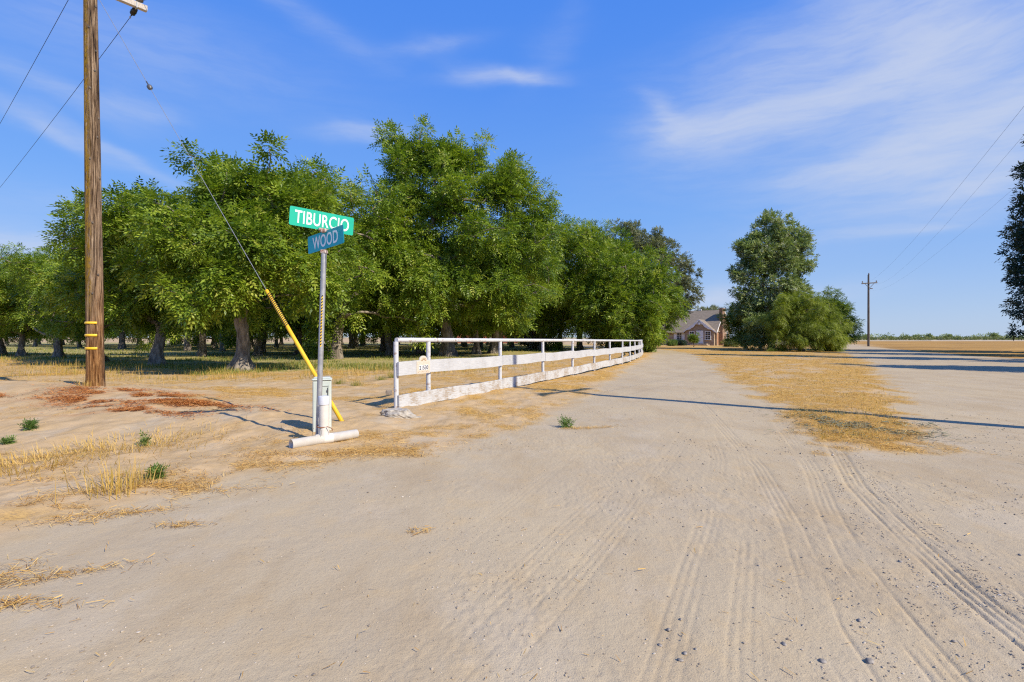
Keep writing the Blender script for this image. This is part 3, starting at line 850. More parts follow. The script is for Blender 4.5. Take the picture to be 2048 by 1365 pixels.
DENS = 1.08
def make_tree(name, seed, label, cat, H, R, trunk_h=1.7, trunk_r=.24, lobes=None, n=130, per=42, crad=.62, leaf='walnut_leaf', bark='bark', group=None, zlow=1.5,
              lean=(0, 0), L=.38, lw=.070, ll=.155, pairs=3, droop=.38, flare=1.55, flat=.8, seg=7, shell=2.0, twigs=True, spur=1.2):
    r_ = np.random.default_rng(seed); n = int(n * DENS); crad = crad * .96; per = int(per * 1.25)
    if lobes is None:
        zc = (H + zlow) / 2
        lobes = [(0, 0, zc, R * .72, R * .72, (H - zlow) * .45)]
        for k in range(9):
            a = k * 2.4 + r_.uniform(-.4, .4); q = R * r_.uniform(.45, .72); s = R * r_.uniform(.28, .45)
            lobes.append((q * math.cos(a), q * math.sin(a), r_.uniform(zlow + s * .6, H - s * .9), s, s, s * .8))
        lobes.append((r_.normal(0, R * .15), r_.normal(0, R * .15), H - R * .3, R * .33, R * .33, R * .3))
    C = sample_lobes(r_, lobes, n, shell, zlow * .8)
    cc = np.array([0, 0, zlow + (H - zlow) * .45]); sp_ = r_.random(len(C)) < .16
    C = C + np.where(sp_, r_.uniform(.5, 1.5, len(C)) * crad * spur, 0)[:, None] * norm((C - cc) * np.array([1, 1, .9]) + np.array([0, 0, .25]) * R)
    C[:, 2] = np.maximum(C[:, 2], zlow * .7)
    cr_ = np.full(len(C), crad) * np.where(sp_, r_.uniform(.5, .8, len(C)), r_.uniform(.65, 1.35, len(C)))
    tp = []
    for t in np.linspace(0, 1, 12):
        tp.append((lean[0] * t * trunk_h + .05 * math.sin(t * 5 + seed), lean[1] * t * trunk_h + .05 * math.cos(t * 4 + seed), trunk_h * t - (.12 if t == 0 else 0)))
    root = empty(name, (0, 0, 0), label, cat, group)
    mb = MB()
    for i, (pts, rr) in enumerate(grow(seed, tp, trunk_r, C, flare)):
        if i and rr.max() < .02 and not twigs: continue
        mb.tube(pts, rr, 18 if i == 0 else seg if rr[0] > .05 else 4, cap=False)
        if i == 0:
            q = mb.v[0]; cz = q.reshape(-1, 18, 3).mean(1).repeat(18, 0); dv = q - cz; th = np.arctan2(dv[:, 1], dv[:, 0])
            low = np.clip(1.2 - q[:, 2] / trunk_h * 1.3, .25, 1)
            mb.v[0] = cz + dv * (1 + low * (.30 * np.sin(3 * th + seed) + .22 * np.sin(5 * th + seed * 2 + q[:, 2] * 2)) * .6 + .35 * (vnoise(th * 2 + 9, q[:, 2] * 4 + seed, seed) - .5))[:, None]
    # knobbly root flare
    mb.build('trunk', M[bark], root, True)
    lb = MB(); cen = np.array([0, 0, zlow + (H - zlow) * .4])
    leaf_cloud(lb, r_, C, cr_, per, cen, L, lw, ll, pairs, droop, flat)
    lb.build('crown', M[leaf], root)
    return root

def place(root, px, d, rot=0.0, s=1.0, z=None):
    x, y = ray(px, d)
    root.location = (x, y, hz(x, y) if z is None else z); root.rotation_euler = (0, 0, rot); root.scale = (s, s, s)
    return root

GROUPW = 'walnut trees of the orchard'
# two detailed walnut trees for the front rows
W1 = make_tree('walnut_tree', 11, 'front-row walnut tree with a thick gnarled trunk left of the yellow guy-wire guard', 'tree', 9.3, 4.1, 2.1, .25, bark='bark_pale', flare=2.1, n=205, per=60, crad=.60, group=GROUPW, zlow=1.75, lean=(-.05, .04),
               lobes=[(0, 0, 4.6, 2.9, 2.9, 2.3), (1.6, 0.2, 6.2, 1.5, 1.5, 1.3), (-.9, .3, 6.9, 1.3, 1.3, 1.2), (.4, -.4, 7.2, 1.5, 1.4, .75), (-.2, 0, 8.35, .35, .35, .45), (2.5, -.5, 6.5, .9, .9, .7), (1.7, 0, 7.1, .9, .9, .6), (-1.3, 0, 7.2, 1.0, 1.0, .6),
                      (-2.6, -.6, 4.2, 1.4, 1.4, 1.3), (2.8, -1.0, 3.6, 1.3, 1.3, 1.2), (.2, -2.6, 3.4, 1.5, 1.2, 1.2), (-1.2, -2.2, 5.2, 1.2, 1.2, 1.0), (1.5, -2.2, 5.0, 1.2, 1.1, 1.0), (-3.2, 1, 5.4, 1, 1, .9), (2.9, 1.4, 5.2, 1.1, 1.1, .9)])
place(W1, 485, 20.6)
W2 = make_tree('walnut_tree', 23, 'dark-trunked walnut tree in the front row just right of the big utility pole', 'tree', 8.5, 4.0, 2.0, .24, flare=1.9, n=190, per=60, crad=.62, group=GROUPW, zlow=1.6, lean=(.05, 0))
place(W2, 316, 24.2, .6, .93)
# the tall spreading tree behind the fence
BIG = make_tree('walnut_tree', 37, 'tallest broad walnut tree, its trunk rising behind the near end of the white fence', 'tree', 16.3, 7.2, 3.0, .42, n=420, per=56, crad=.80, group=GROUPW, zlow=2.0, lean=(-.09, 0), L=.46, lw=.08, ll=.2,
                lobes=[(-.6, 0, 6.0, 4.6, 4.4, 3.2), (-1.0, 0, 9.6, 3.6, 3.6, 2.4), (-3.2, -.6, 13.0, 1.5, 1.4, 1.2), (-3.6, 0, 15.2, .95, .85, 1.1), (-2.7, 0, 14.2, .6, .6, .5), (-.3, -.5, 13.4, 1.7, 1.4, 1.1), (.2, 0, 15.0, .9, .7, .5),
                       (2.2, 0, 13.2, 1.1, 1.0, 1.0), (3.6, -.4, 12.3, 1.5, 1.4, 1.5), (4.8, 0, 13.2, .8, .8, .7), (5.9, 0, 11.6, 1.1, 1.0, .8), (6.4, -.3, 9.6, 1.1, 1.0, 1.0), (4.6, -1.0, 8.2, 2.0, 1.8, 1.6), (-4.9, -.4, 11.4, 1.0, 1.0, .8),
                       (-5.2, -.8, 9.3, 1.5, 1.5, 1.4), (-4.8, -1.4, 6.2, 1.9, 1.8, 1.8), (-5.6, 0, 4.2, 1.6, 1.6, 1.5), (4.6, -1.8, 4.6, 2.2, 2.0, 1.8), (0, -3.8, 4.6, 2.4, 1.6, 1.8), (-2.4, -3.2, 7.2, 1.8, 1.6, 1.5), (-1.5, 0, 14.1, 1.2, 1.0, .8), (-.5, 0, 13.6, 1.4, 1.2, 1.0), (1.0, 0, 13.7, 1.2, 1.0, .8), (6.2, -.6, 6.6, 1.6, 1.5, 1.4), (3.2, -1.0, 10.4, 1.8, 1.6, 1.5), (-2.6, -.8, 10.9, 1.7, 1.5, 1.5), (2.2, -3.2, 7.8, 1.8, 1.5, 1.5), (.5, -2.4, 10.8, 1.6, 1.4, 1.2)])
place(BIG, 897, 36.5)
# medium trees to copy
W3 = make_tree('walnut_tree', 41, 'walnut tree left of the pole with a pale low limb reaching out sideways', 'tree', 8.8, 4.3, 1.8, .27, n=140, per=40, crad=.68, group=GROUPW, zlow=1.3, L=.4, lw=.065, ll=.16, lean=(.12, 0))
place(W3, 117, 34.0, 2.2, .86)
lmb = MB(); lmb.tube([(-.05, 0, 1.6), (-.6, -.05, 1.72), (-1.1, 0, 1.82), (-1.7, .1, 2.05), (-2.2, .2, 2.4)], [.13, .105, .09, .07, .03], 8)
lo = lmb.build('limb', M['bark_pale'], W3, True); lo.rotation_euler = (0, 0, -2.2)
W4 = make_tree('walnut_tree', 53, 'walnut tree with leafy shoots hanging low beside the sign post', 'tree', 9.4, 4.2, 1.9, .25, n=130, per=40, crad=.7, group=GROUPW, zlow=1.4, L=.42, lw=.068, ll=.17, lean=(.02, .04))
place(W4, 674, 32.5, 0, 1.24)
sb = MB(); r0 = np.random.default_rng(3)
leaf_cloud(sb, r0, np.array([(-.55, -.6, .45), (-.75, -.5, 1.0), (-.5, -.5, 1.5), (-1.1, -.4, .6), (-.8, -.3, 1.9)]), np.array([.4, .45, .45, .3, .4]), 60, np.array([0, 0, .5]), .42, .07, .17, 3, .7)
sb.build('suckers', M['walnut_leaf'], W4)

# right end: bright full crown over the driveway, and its neighbour
R2 = make_tree('walnut_tree', 61, 'bright walnut tree whose crown hangs to the ground at the far end of the fence', 'tree', 8.6, 5.6, 1.6, .3, n=230, per=46, crad=.72, group=GROUPW, zlow=.7, L=.42, lw=.075, ll=.19,
               lobes=[(0, 0, 4.2, 3.6, 3.6, 3.2), (2.2, -.4, 3.9, 1.6, 1.8, 1.4), (3.1, 0, 3.1, .8, 1.0, .7), (1.2, -.6, 1.6, 1.3, 1.3, 1.2), (-2.6, -.6, 4.2, 1.9, 2.0, 2.0), (.2, -2.4, 3.0, 2.2, 1.6, 2.0), (1.2, -1.0, 6.4, 1.8, 1.6, 1.2), (-1.5, -.8, 7.2, 1.6, 1.5, 1.0), (2.5, .2, 4.6, 1.5, 1.6, 1.4), (-3.0, 0, 2.4, 1.6, 1.6, 1.5)])
place(R2, 1258, 48, 0, 1.06)
R1 = make_tree('walnut_tree', 67, 'tall walnut tree behind the middle of the white fence with a forked trunk', 'tree', 13.0, 5.4, 2.2, .3, n=230, per=44, crad=.75, group=GROUPW, zlow=1.0, L=.44, lw=.08, ll=.19, lean=(-.04, 0))
place(R1, 1160, 52, 1.0)
R3 = copy_tree(W4); tag(R3, 'walnut tree crown seen between the tallest tree and the forked one', 'tree'); place(R3, 1085, 54, 2.0, 1.45)
R4 = copy_tree(W2); tag(R4, 'walnut tree crown between the forked walnut and the grey-green oak', 'tree'); place(R4, 1218, 57, 3.0, 1.42)
OAK = make_tree('oak_tree', 71, 'grey-green oak tree rising behind the orchard next to the house', 'tree', 16.2, 6.2, 3.5, .45, n=250, per=46, crad=.75, leaf='oak_leaf', zlow=2.0, L=.3, lw=.12, ll=.2, pairs=2, droop=.1,
                lobes=[(0, 0, 8, 4.6, 4.6, 4.2), (-1.0, 0, 13.6, 2.6, 2.4, 1.8), (-3.0, 0, 14.8, 1.2, 1.2, 1.0), (1.2, 0, 13.0, 1.3, 1.3, 1.6), (3.4, 0, 10.8, 2.2, 2.0, 1.2), (4.6, 0, 8.2, 1.9, 1.9, 1.3), (5.4, 0, 6.4, 1.4, 1.3, .9), (3.6, -.6, 5.2, 1.2, 1.2, 1.2), (-4.2, 0, 10.5, 2.6, 2.2, 2.6), (-5.2, 0, 12.8, 1.6, 1.6, 1.4), (4.9, 0, 5.1, .9, .9, .8), (2.0, 0, 11.8, 1.8, 1.8, 1.4)])
place(OAK, 1292, 66)

LO1 = make_tree('walnut_tree', 83, 'walnut tree in the back rows, trunk shaded under the closed canopy', 'tree', 8.6, 4.4, 1.9, .24, n=58, per=36, crad=.85, group='walnut trees in the back rows', zlow=1.9, L=.5, lw=.12, ll=.27, pairs=2, seg=5)
LO2 = make_tree('walnut_tree', 89, 'walnut tree in the back rows, trunk shaded under the closed canopy', 'tree', 9.2, 4.3, 2.1, .25, n=58, per=36, crad=.85, group='walnut trees in the back rows', zlow=1.8, L=.5, lw=.12, ll=.27, pairs=2, seg=5, lean=(.09, .02))
mids = [W2, W3, W4]
def mid_copy(src, px, d, rot, s, label):
    c = src.copy(); COL.objects.link(c); c.parent = None
    for ch in src.children:
        if ch.name.startswith(('limb', 'suckers')): continue
        k = ch.copy(); COL.objects.link(k); k.parent = c
    tag(c, label, 'tree', GROUPW); place(c, px, d, rot, s)
    return c
mid_copy(W1, 199, 28.6, 2.4, .84, 'walnut tree directly behind the big utility pole')
mid_copy(W2, 42, 37.5, 1.4, .8, 'walnut tree left of the one with the pale low limb')
mid_copy(W3, 4, 40, 3.5, .76, 'leftmost walnut tree, its pale trunk cut by the edge of the view')
mid_copy(W4, 405, 37.2, 4.2, .95, 'walnut tree with dark trunk behind and left of the gnarled front-row tree')
mid_copy(W3, 517, 39, .4, 1.0, 'walnut tree just behind and right of the gnarled front-row trunk')
mid_copy(W2, 779, 39, 2.9, 1.05, 'walnut tree whose slim trunk stands left of the first fence post')
mid_copy(W4, 841, 42.5, 5.0, 1.0, 'walnut tree with a bulging dark trunk left of the tallest tree')
mid_copy(W2, 953, 40.5, 4.0, 1.05, 'walnut tree with a leaning trunk right of the tallest tree')
mid_copy(W3, 987, 43.5, 5.3, 1.15, 'walnut tree with dark flared trunk behind the third fence post')
mid_copy(W1, 600, 41, .9, .95, 'walnut tree behind the striped top of the yellow guard')
mid_copy(W1, -110, 38, 3.9, .8, 'walnut tree cut off at the left margin, only its boughs showing')
# back rows on a grid
first = [LO1, LO2]; cnt = 0
u = np.array([-.84, .54]) * 7.2; v = np.array([.5, .866]) * 7.6
o0 = np.array([-10.6, 20.5])
used = [np.array(o.location[:2]) for o in COL.objects if o.type == 'EMPTY' and o.parent is None and o.get('category') == 'tree']
cand = []
for a in range(-12, 16):
    for b2 in range(2, 16):
        p = o0 + a * u + b2 * v
        k = p[0] / p[1]
        if p[1] < 34 or p[1] > 102 or k < -1.08 or k > .16: continue
        if float(poly_sd(np.array([p[0]]), np.array([p[1]]), ORCH)[0]) < 2.5: continue
        if p[0] > 9: continue
        p = p + rng.normal(0, .35, 2)
        if min(np.linalg.norm(p - q) for q in used) < 4.6: continue
        cand.append(p)
cand.sort(key=lambda p: p[1])
for i, p in enumerate(cand[:150]):
    src = first[i % 2]
    o = src if i < 2 else copy_tree(src)
    o.location = (p[0], p[1], hz(*p)); o.rotation_euler = (0, 0, rng.uniform(0, 6.28)); q = rng.uniform(.92, 1.15); q *= (.82 if p[0] / p[1] < -.75 else 1.0); o.scale = (q, q, q * rng.uniform(.92, 1.05))
    if i >= 2: o.name = 'walnut_tree'

# trees and bushes by the house
TALL = make_tree('tall_tree', 101, 'tall dense tree with a silvery green upright crown right of the house', 'tree', 15.2, 4.6, 2.6, .3, spur=.7, n=310, per=42, crad=.66, leaf='tall_leaf', zlow=2.2, L=.3, lw=.12, ll=.2, pairs=2, droop=.15,
                 lobes=[(-.2, 0, 8.5, 3.3, 3.2, 4.6), (1.6, 0, 10.6, 1.8, 1.8, 2.2), (-1.7, 0, 9.3, 1.9, 1.9, 2.2), (0, 0, 13.2, 1.7, 1.7, 1.8), (-.3, 0, 14.6, .8, .8, .7), (-2.6, 0, 11.4, 1.5, 1.5, 1.3), (2.4, 0, 13.4, .9, .9, .7), (3.2, 0, 11.8, 1.4, 1.4, 1.5), (3.2, -.4, 9.2, 1.2, 1.2, 1.3), (-3.4, 0, 8.3, 1.2, 1.2, 1.0), (-3.6, 0, 6.0, 1.1, 1.2, .9), (2.5, 0, 6.6, 1.4, 1.4, 1.3), (-2.4, 0, 4.4, 1.6, 1.6, 1.4)])
place(TALL, 1543, 57); TALL.scale = (.92, .92, 1.0)
PEP = make_tree('pepper_tree', 103, 'rounded olive-green feathery bush in front of the tall tree', 'bush', 6.0, 3.9, .5, .2, n=210, per=60, crad=.55, leaf='pepper_leaf', zlow=.35, L=.34, lw=.035, ll=.16, pairs=4, droop=.75, shell=2.5,
                lobes=[(0, 0, 2.8, 3.0, 2.6, 2.2), (.2, 0, 4.6, 1.7, 1.6, 1.1), (-1.3, 0, 4.4, 1.0, 1.0, .7), (1.9, 0, 3.9, 1.1, 1.1, .9), (-1.8, -.4, 3.0, 1.7, 1.6, 1.6), (2.3, -.3, 2.0, 1.4, 1.5, 1.7), (-2.2, -.8, 1.6, 1.3, 1.3, 1.2), (0, -1.6, 1.8, 1.9, 1.2, 1.5), (2.5, -.6, 1.0, 1.0, 1.0, .8)])
place(PEP, 1603, 50)
RB = make_tree('leafy_tree', 107, 'lighter green tree with loose branches right of the olive bush, by the road', 'tree', 6.2, 3.4, .9, .18, n=130, per=46, crad=.6, leaf='mid_leaf', zlow=.6, L=.36, lw=.07, ll=.17, droop=.4,
               lobes=[(0, 0, 3.0, 2.3, 2.3, 2.2), (.5, 0, 5.2, 1.1, 1.1, .8), (1.7, 0, 4.6, .8, .8, .7), (2.4, 0, 2.9, .9, .9, .6), (1.7, -.4, 1.8, 1.0, 1.0, .9), (-1.8, 0, 4.0, 1.2, 1.2, 1.2)])
place(RB, 1648, 58)
LB = make_tree('dark_bush', 109, 'dark green bushy tree at the left foot of the tall tree, beside the house', 'bush', 5.6, 3.0, .6, .16, n=150, per=46, crad=.6, leaf='mid_leaf', zlow=.4, L=.3, lw=.08, ll=.16, pairs=2, droop=.3)
place(LB, 1492, 61)
LB2 = make_tree('dark_bush', 113, 'low dark shrub under the tall tree, left of the olive bush', 'bush', 3.4, 2.2, .4, .1, n=80, per=46, crad=.5, leaf='tall_leaf', zlow=.3, L=.3, lw=.08, ll=.16, pairs=2, droop=.2)
place(LB2, 1520, 55)
BT = make_tree('leafy_tree', 127, 'thin tree with olive leaves showing above the house roof by the chimney', 'tree', 7.6, 3.0, 2.5, .16, n=60, per=40, crad=.6, leaf='oak_leaf', zlow=3.5, L=.34, lw=.09, ll=.2, pairs=2, droop=.2)
place(BT, 1424, 103)
# trees at the right margin: their shaded crowns and their long shadows show
E1 = make_tree('shade_tree', 131, 'tall dark blue-green tree at the right margin beyond the road', 'tree', 17.0, 7.0, 3.0, .45, n=300, per=46, crad=.85, leaf='dark_leaf', zlow=2.4, L=.36, lw=.13, ll=.24, pairs=2, droop=.2,
               lobes=[(0, 0, 9, 5.2, 5.2, 6.6), (-3.9, -.5, 7.0, 2.2, 2.2, 1.4), (-4.8, -.6, 4.4, 2.1, 2.1, 1.5), (-3.8, 0, 10.4, 1.7, 1.7, 1.2), (-3.7, 0, 13.0, 1.6, 1.6, 1.2), (-4.0, 0, 15.2, 1.3, 1.3, .9), (-3.4, 0, 17.2, 1.2, 1.2, .9), (-2.4, 0, 18.4, 1.0, 1.0, .8), (0, 0, 15.5, 3.4, 3.4, 3.0), (-2.5, 0, 3.0, 1.8, 1.8, 1.4)])
place(E1, 2178, 44)
r_sh = [((38.8, 22.8), 24.0, 3.4, 'slender'), ((27.0, 17.2), 10.4, 3.6, 'low'), ((44.5, 32.5), 16.5, 5.4, 'broad')]
for i, (p, Hh, rr, kk) in enumerate(r_sh):
    lob = [(0, 0, Hh * (.22 + .12 * k), rr * (1.05 - .135 * k), rr * (1.05 - .135 * k), Hh * .09) for k in range(7)]
    t = make_tree('shade_tree', 140 + i, ['slender tall tree beyond the right margin that throws the middle shadow band over the road',
                                          'low tree beyond the right margin that throws the nearest shadow over the road',
                                          'broad tree beyond the right margin that throws the farthest shadow band'][i], 'tree', Hh, rr, Hh * .2, .25, n=110, per=40, crad=.7, leaf='dark_leaf', zlow=Hh * .14, L=.4, lw=.15, ll=.27, pairs=2, droop=.2, lobes=lob)
    t.location = (p[0], p[1], 0)
    t['group'] = 'trees beyond the right margin'

# small plants near the house
def shrub(name, seed, label, cat, px, d, H, R, leaf, n=30, per=40, L=.2, trunk_h=.3, zlow=.15, crad=.25, trunk_r=.04, ll=.1, lw=.05):
    t = make_tree(name, seed, label, cat, H, R, trunk_h, trunk_r, n=n, per=per, crad=crad, leaf=leaf, zlow=zlow, L=L, lw=lw, ll=ll, pairs=2, droop=.2, seg=5,
                  lobes=[(0, 0, (H + zlow) / 2, R, R, (H - zlow) / 2)])
    return place(t, px, d)
shrub('topiary_tree', 151, 'small round clipped tree with a pale stem before the front door', 'small tree', 1387.5, 72, 1.55, .62, 'mid_leaf', 30, 46, .2, .55, .7, .25, .05)
shrub('shrub', 153, 'yellowish low shrub at the right corner of the house', 'shrub', 1456, 74, .95, .62, 'yellow_leaf', 26, 40)
shrub('shrub', 157, 'dark green low shrub between the yellowish one and the tall tree', 'shrub', 1474, 70, 1.3, .9, 'tall_leaf', 34, 40)
shrub('shrub', 159, 'small green plant on the lawn left of the shuttered window', 'shrub', 1344, 80, .7, .5, 'weed_leaf', 16, 40)
shrub('shrub', 161, 'dark planting below the shuttered window', 'shrub', 1358, 83.5, .9, 1.1, 'dark_leaf', 34, 40)
shrub('flowering_shrub', 163, 'white blossoming shrub seen over the middle of the fence rail', 'shrub', 1064, 57, 2.9, 1.5, 'blossom', 60, 50, .3, .5, .3, .4, .08, .14, .1)

# far crop rows and tiny trees on the horizon
mb = MB(); r0 = np.random.default_rng(9)
for row in range(5):
    yy = 240 + row * 22; xs = np.arange(yy * .62, yy * 1.12, 3.0) + r0.uniform(-1, 1, 1)
    C = np.stack([xs + r0.normal(0, .5, len(xs)), np.full(len(xs), yy) + r0.normal(0, .8, len(xs)), r0.uniform(.1, .5, len(xs))], -1)
    leaf_cloud(mb, r0, C, r0.uniform(.7, 1.15, len(xs)), 36, np.array([0, 0, -50]), .8, .35, .7, 1, .1, .7)
single(mb, 'vineyard', M['vine_leaf'], 'low green band of crop rows along the horizon beyond the field', 'crop rows', None, False, 'stuff')
mb = MB()
xs = np.arange(-300, 1100, 9.0); C = np.stack([xs, 620 + r0.normal(0, 12, len(xs)), r0.uniform(.8, 3.0, len(xs))], -1)
leaf_cloud(mb, r0, C, r0.uniform(2.0, 4.0, len(xs)), 40, np.array([0, 0, -50]), 1.6, .9, 1.6, 1, .1, .6)
single(mb, 'distant_woods', M['tall_leaf'], 'thin dark line of distant woods on the horizon', 'woods', None, False, 'stuff')
FT = make_tree('distant_tree', 171, 'tiny round tree on the horizon right of the far utility pole, beside two others', 'tree', 5.6, 3.6, 1.2, .3, n=40, per=30, crad=1.0, leaf='tall_leaf', zlow=1.2, L=.7, lw=.4, ll=.7, pairs=1, seg=5, group='tiny trees on the horizon')
place(FT, 1857, 330, 0, .55)
for px, d, s, lb_ in ((1832, 320, .42, 'tiny low tree on the horizon, left of the round one'), (1900, 330, .5, 'tiny tree on the horizon, mid-way between the far pole and the right margin'),
                      (1988, 330, .62, 'tiny wide tree on the horizon nearest the right-margin tree'), (1731, 300, .45, 'tiny tree on the horizon behind the far utility pole'), (1811, 380, .42, 'tiniest upright tree on the horizon right of the far pole')):
    c = copy_tree(FT); tag(c, lb_, 'tree', 'tiny trees on the horizon'); place(c, px, d, s * 17, s)

# far gravel track beyond the field
mb = MB(); yy = 184; xs = np.linspace(150, 620, 60)
V = np.concatenate([np.stack([xs, np.full(60, yy + 2.0), np.full(60, .30)], -1), np.stack([xs, np.full(60, yy + 12.0), np.full(60, .30)], -1)])
mb.add(V, np.stack([np.arange(59), np.arange(1, 60), np.arange(61, 120), np.arange(60, 119)], -1))
V2 = V.copy(); V2[:60, 2] = -.2; V2[60:] = V[:60]
mb.add(V2, np.stack([np.arange(59), np.arange(1, 60), np.arange(61, 120), np.arange(60, 119)], -1))
single(mb, 'far_track', simple('far_track', (.46, .40, .34), (.52, .46, .39), .3, .9), 'pale dirt track along the far side of the brown field', 'track', None, False, 'structure')

# ------------------------------------------------------------------ white fence
def fence_path():
    rays = [857, 1000, 1086, 1145, 1188, 1220, 1244, 1260, 1270, 1278, 1282, 1284, 1281, 1277, 1270, 1263, 1256, 1250, 1242, 1234, 1228]
    sp = [1.0, 3.0] + [2.75] * 30
    q = np.array([-2.11, 9.49]); out = [q]
    for i, x in enumerate(rays):
        D = np.array([(x - 1024) / F, 1.0]); a = D @ D; b2 = -2 * D @ q; c = q @ q - sp[i] ** 2
        t = (-b2 + math.sqrt(max(b2 * b2 - 4 * a * c, 0))) / 2 / a
        q = t * D; out.append(q)
    return out
FP = fence_path()
fz = [hz(*p) for p in FP]
fence = empty('board_fence', (FP[0][0], FP[0][1], fz[0]), 'long white fence of pipe posts, top rail and two painted boards curving along the driveway', 'fence')
topz = [1.30 - .17 * min(1, max(0, (p[1] - 9.5) / 24)) for p in FP]
for i, p in enumerate(FP):
    mb = MB(); r = .045 if i < 2 else .042
    lean = rng.normal(0, .012, 2)
    mb.tube([(p[0], p[1], fz[i] - .25), (p[0] + lean[0], p[1] + lean[1], topz[i] - .03)], r, 16)
    mb.build('post', M['paint_pipe'], fence, True, world=True)
mb = MB(); pts = [(p[0], p[1], z) for p, z in zip(FP, topz)]
mb.tube(pts, .043, 16)
mb.build('top_rail', M['paint_pipe'], fence, True, world=True)
def board(i0, i1, z0, z1, name, mat, hh, ext0=0, ext1=0):
    a, c = np.array(FP[i0]), np.array(FP[i1])
    t = (c - a) / np.linalg.norm(c - a); nrm = np.array([t[1], -t[0]])
    a2 = a + nrm * .062 - t * ext0; c2 = c + nrm * .062 + t * ext1
    n = 9; mb = MB(); V = []
    for k in range(n):
        f = k / (n - 1); q = a2 + (c2 - a2) * f; zc = z0 + (z1 - z0) * f
        wv = .011 * math.sin(f * 6 + i0) ; h = hh / 2 + .003 * math.sin(f * 17 + i0 * 2)
        q = q + nrm * .006 * math.sin(f * 3.1 + i0)
        for (u, w) in ((-1, -1), (1, -1), (1, 1), (-1, 1)):
            V.append((q[0] + nrm[0] * u * .019, q[1] + nrm[1] * u * .019, zc + wv + w * h))
    fs = [[0, 1, 2, 3][::-1], [4 * (n - 1) + j for j in range(4)]]
    for k in range(n - 1):
        for j in range(4):
            fs.append([4 * k + j, 4 * k + (j + 1) % 4, 4 * k + 4 + (j + 1) % 4, 4 * k + 4 + j])
    mb.add(V, fs)
    return mb.build(name, mat, fence, world=True)
def bz(i, base):
    k = min(1, max(0, (FP[i][1] - 9.5) / 14))
    return base[0] + (base[1] - base[0]) * k
MIDB, LOWB = (.775, .74), (.165, .235)
spans = [(0, 2)] + [(i, i + 1) for i in range(2, len(FP) - 1)]
for i0, i1 in spans:
    board(i0, i1, bz(i0, MIDB), bz(i1, MIDB), 'board', M['paint'], .25, .03 if i0 == 0 else -.003, -.003)
    board(i0, i1, bz(i0, LOWB), bz(i1, LOWB), 'board', M['paint_worn'], .255, .02 if i0 == 0 else -.003, -.003)
# board stub sticking out behind the end post
t0 = (FP[1] - FP[0]) / np.linalg.norm(FP[1] - FP[0])
mb = MB(); c = FP[0] + np.array([-.13, .0])
mb.bevel_box((c[0], c[1] - .02, .345), (.11, .045, .075), .004)
mb.build('board_stub', M['old_wood'], fence, world=True)

# text helper: outlines from the built-in font, returned as plain vertices and faces
def text_geo(s, w, h, bold=0.0, depth=.0012):
    cu = bpy.data.curves.new('lettering_curve', 'FONT'); cu.body = s; cu.extrude = depth; cu.offset = bold; cu.resolution_u = 4
    cu.align_x = 'LEFT'; cu.space_character = 1.06
    o = bpy.data.objects.new('lettering_tmp', cu); COL.objects.link(o)
    dg = bpy.context.evaluated_depsgraph_get(); me = bpy.data.meshes.new_from_object(o.evaluated_get(dg))
    V = np.array([v.co[:] for v in me.vertices]); Fs = [list(p.vertices) for p in me.polygons]
    bpy.data.objects.remove(o); bpy.data.curves.remove(cu); bpy.data.meshes.remove(me)
    lo, hi = V[:, :2].min(0), V[:, :2].max(0)
    V[:, 0] = (V[:, 0] - (lo[0] + hi[0]) / 2) * w / (hi[0] - lo[0]); V[:, 1] = (V[:, 1] - (lo[1] + hi[1]) / 2) * h / (hi[1] - lo[1])
    return V, Fs
def frame_xf(V, c, e1, e2):
    e1 = np.array(e1, float); e2 = np.array(e2, float); n = np.cross(e1, e2)
    V = np.asarray(V, float)
    return np.array(c) + V[:, :1] * e1 + V[:, 1:2] * e2 + V[:, 2:3] * n
def rrect(w, h, r, k=5):
    P = []
    for cx, cy, a0 in ((w / 2 - r, h / 2 - r, 0), (-w / 2 + r, h / 2 - r, 90), (-w / 2 + r, -h / 2 + r, 180), (w / 2 - r, -h / 2 + r, 270)):
        for a in np.linspace(a0, a0 + 90, k): P.append((cx + r * math.cos(math.radians(a)), cy + r * math.sin(math.radians(a))))
    return P
def plate(P, t):
    n = len(P); V = [(x, y, 0) for x, y in P] + [(x, y, -t) for x, y in P]
    return V, [list(range(n)), list(range(n, 2 * n))[::-1]] + [[i, n + i, n + (i + 1) % n, (i + 1) % n][::-1] for i in range(n)]

# plaque on the upper board
nb = np.array([t0[1], -t0[0]])
e1 = np.array([t0[0], t0[1], 0]); e2 = np.array([0, 0, 1.0])
pc = np.array([*(FP[0] + t0 * .70 + nb * (.062 + .034)), .772])
def arch(w, h, a, k=14):
    P = [(-w / 2, -h / 2), (w / 2, -h / 2), (w / 2, h / 2), (a * 1.35, h / 2)]
    P += [(a * math.cos(t), h / 2 + .006 + a * .72 * math.sin(t)) for t in np.linspace(0.0, math.pi, k)]
    P += [(-a * 1.35, h / 2), (-w / 2, h / 2)]
    return P
mb = MB(); V, Fs = plate(arch(.44, .25, .125), .022); mb.add(frame_xf(V, pc, e1, e2), Fs)
plaque = mb.build('house_number_plaque', M['plaque_rim'], fence, world=True); plaque['label'] = 'tan arched tile plaque with the number 21530'
mb = MB(); V, Fs = plate(arch(.405, .222, .108), .004); mb.add(frame_xf(V, pc + np.cross(e1, e2) * .004, e1, e2), Fs)
mb.build('tile', M['plaque'], plaque, world=True)
mb = MB()
for k in range(5):
    V, Fs = plate(rrect(.056, .098, .003, 2), .003); mb.add(frame_xf(V, pc + np.cross(e1, e2) * .0075 + e1 * ((k - 2) * .060) + e2 * -.008, e1, e2), Fs)
mb.build('number_tile', M['plaque_face'], plaque, world=True)
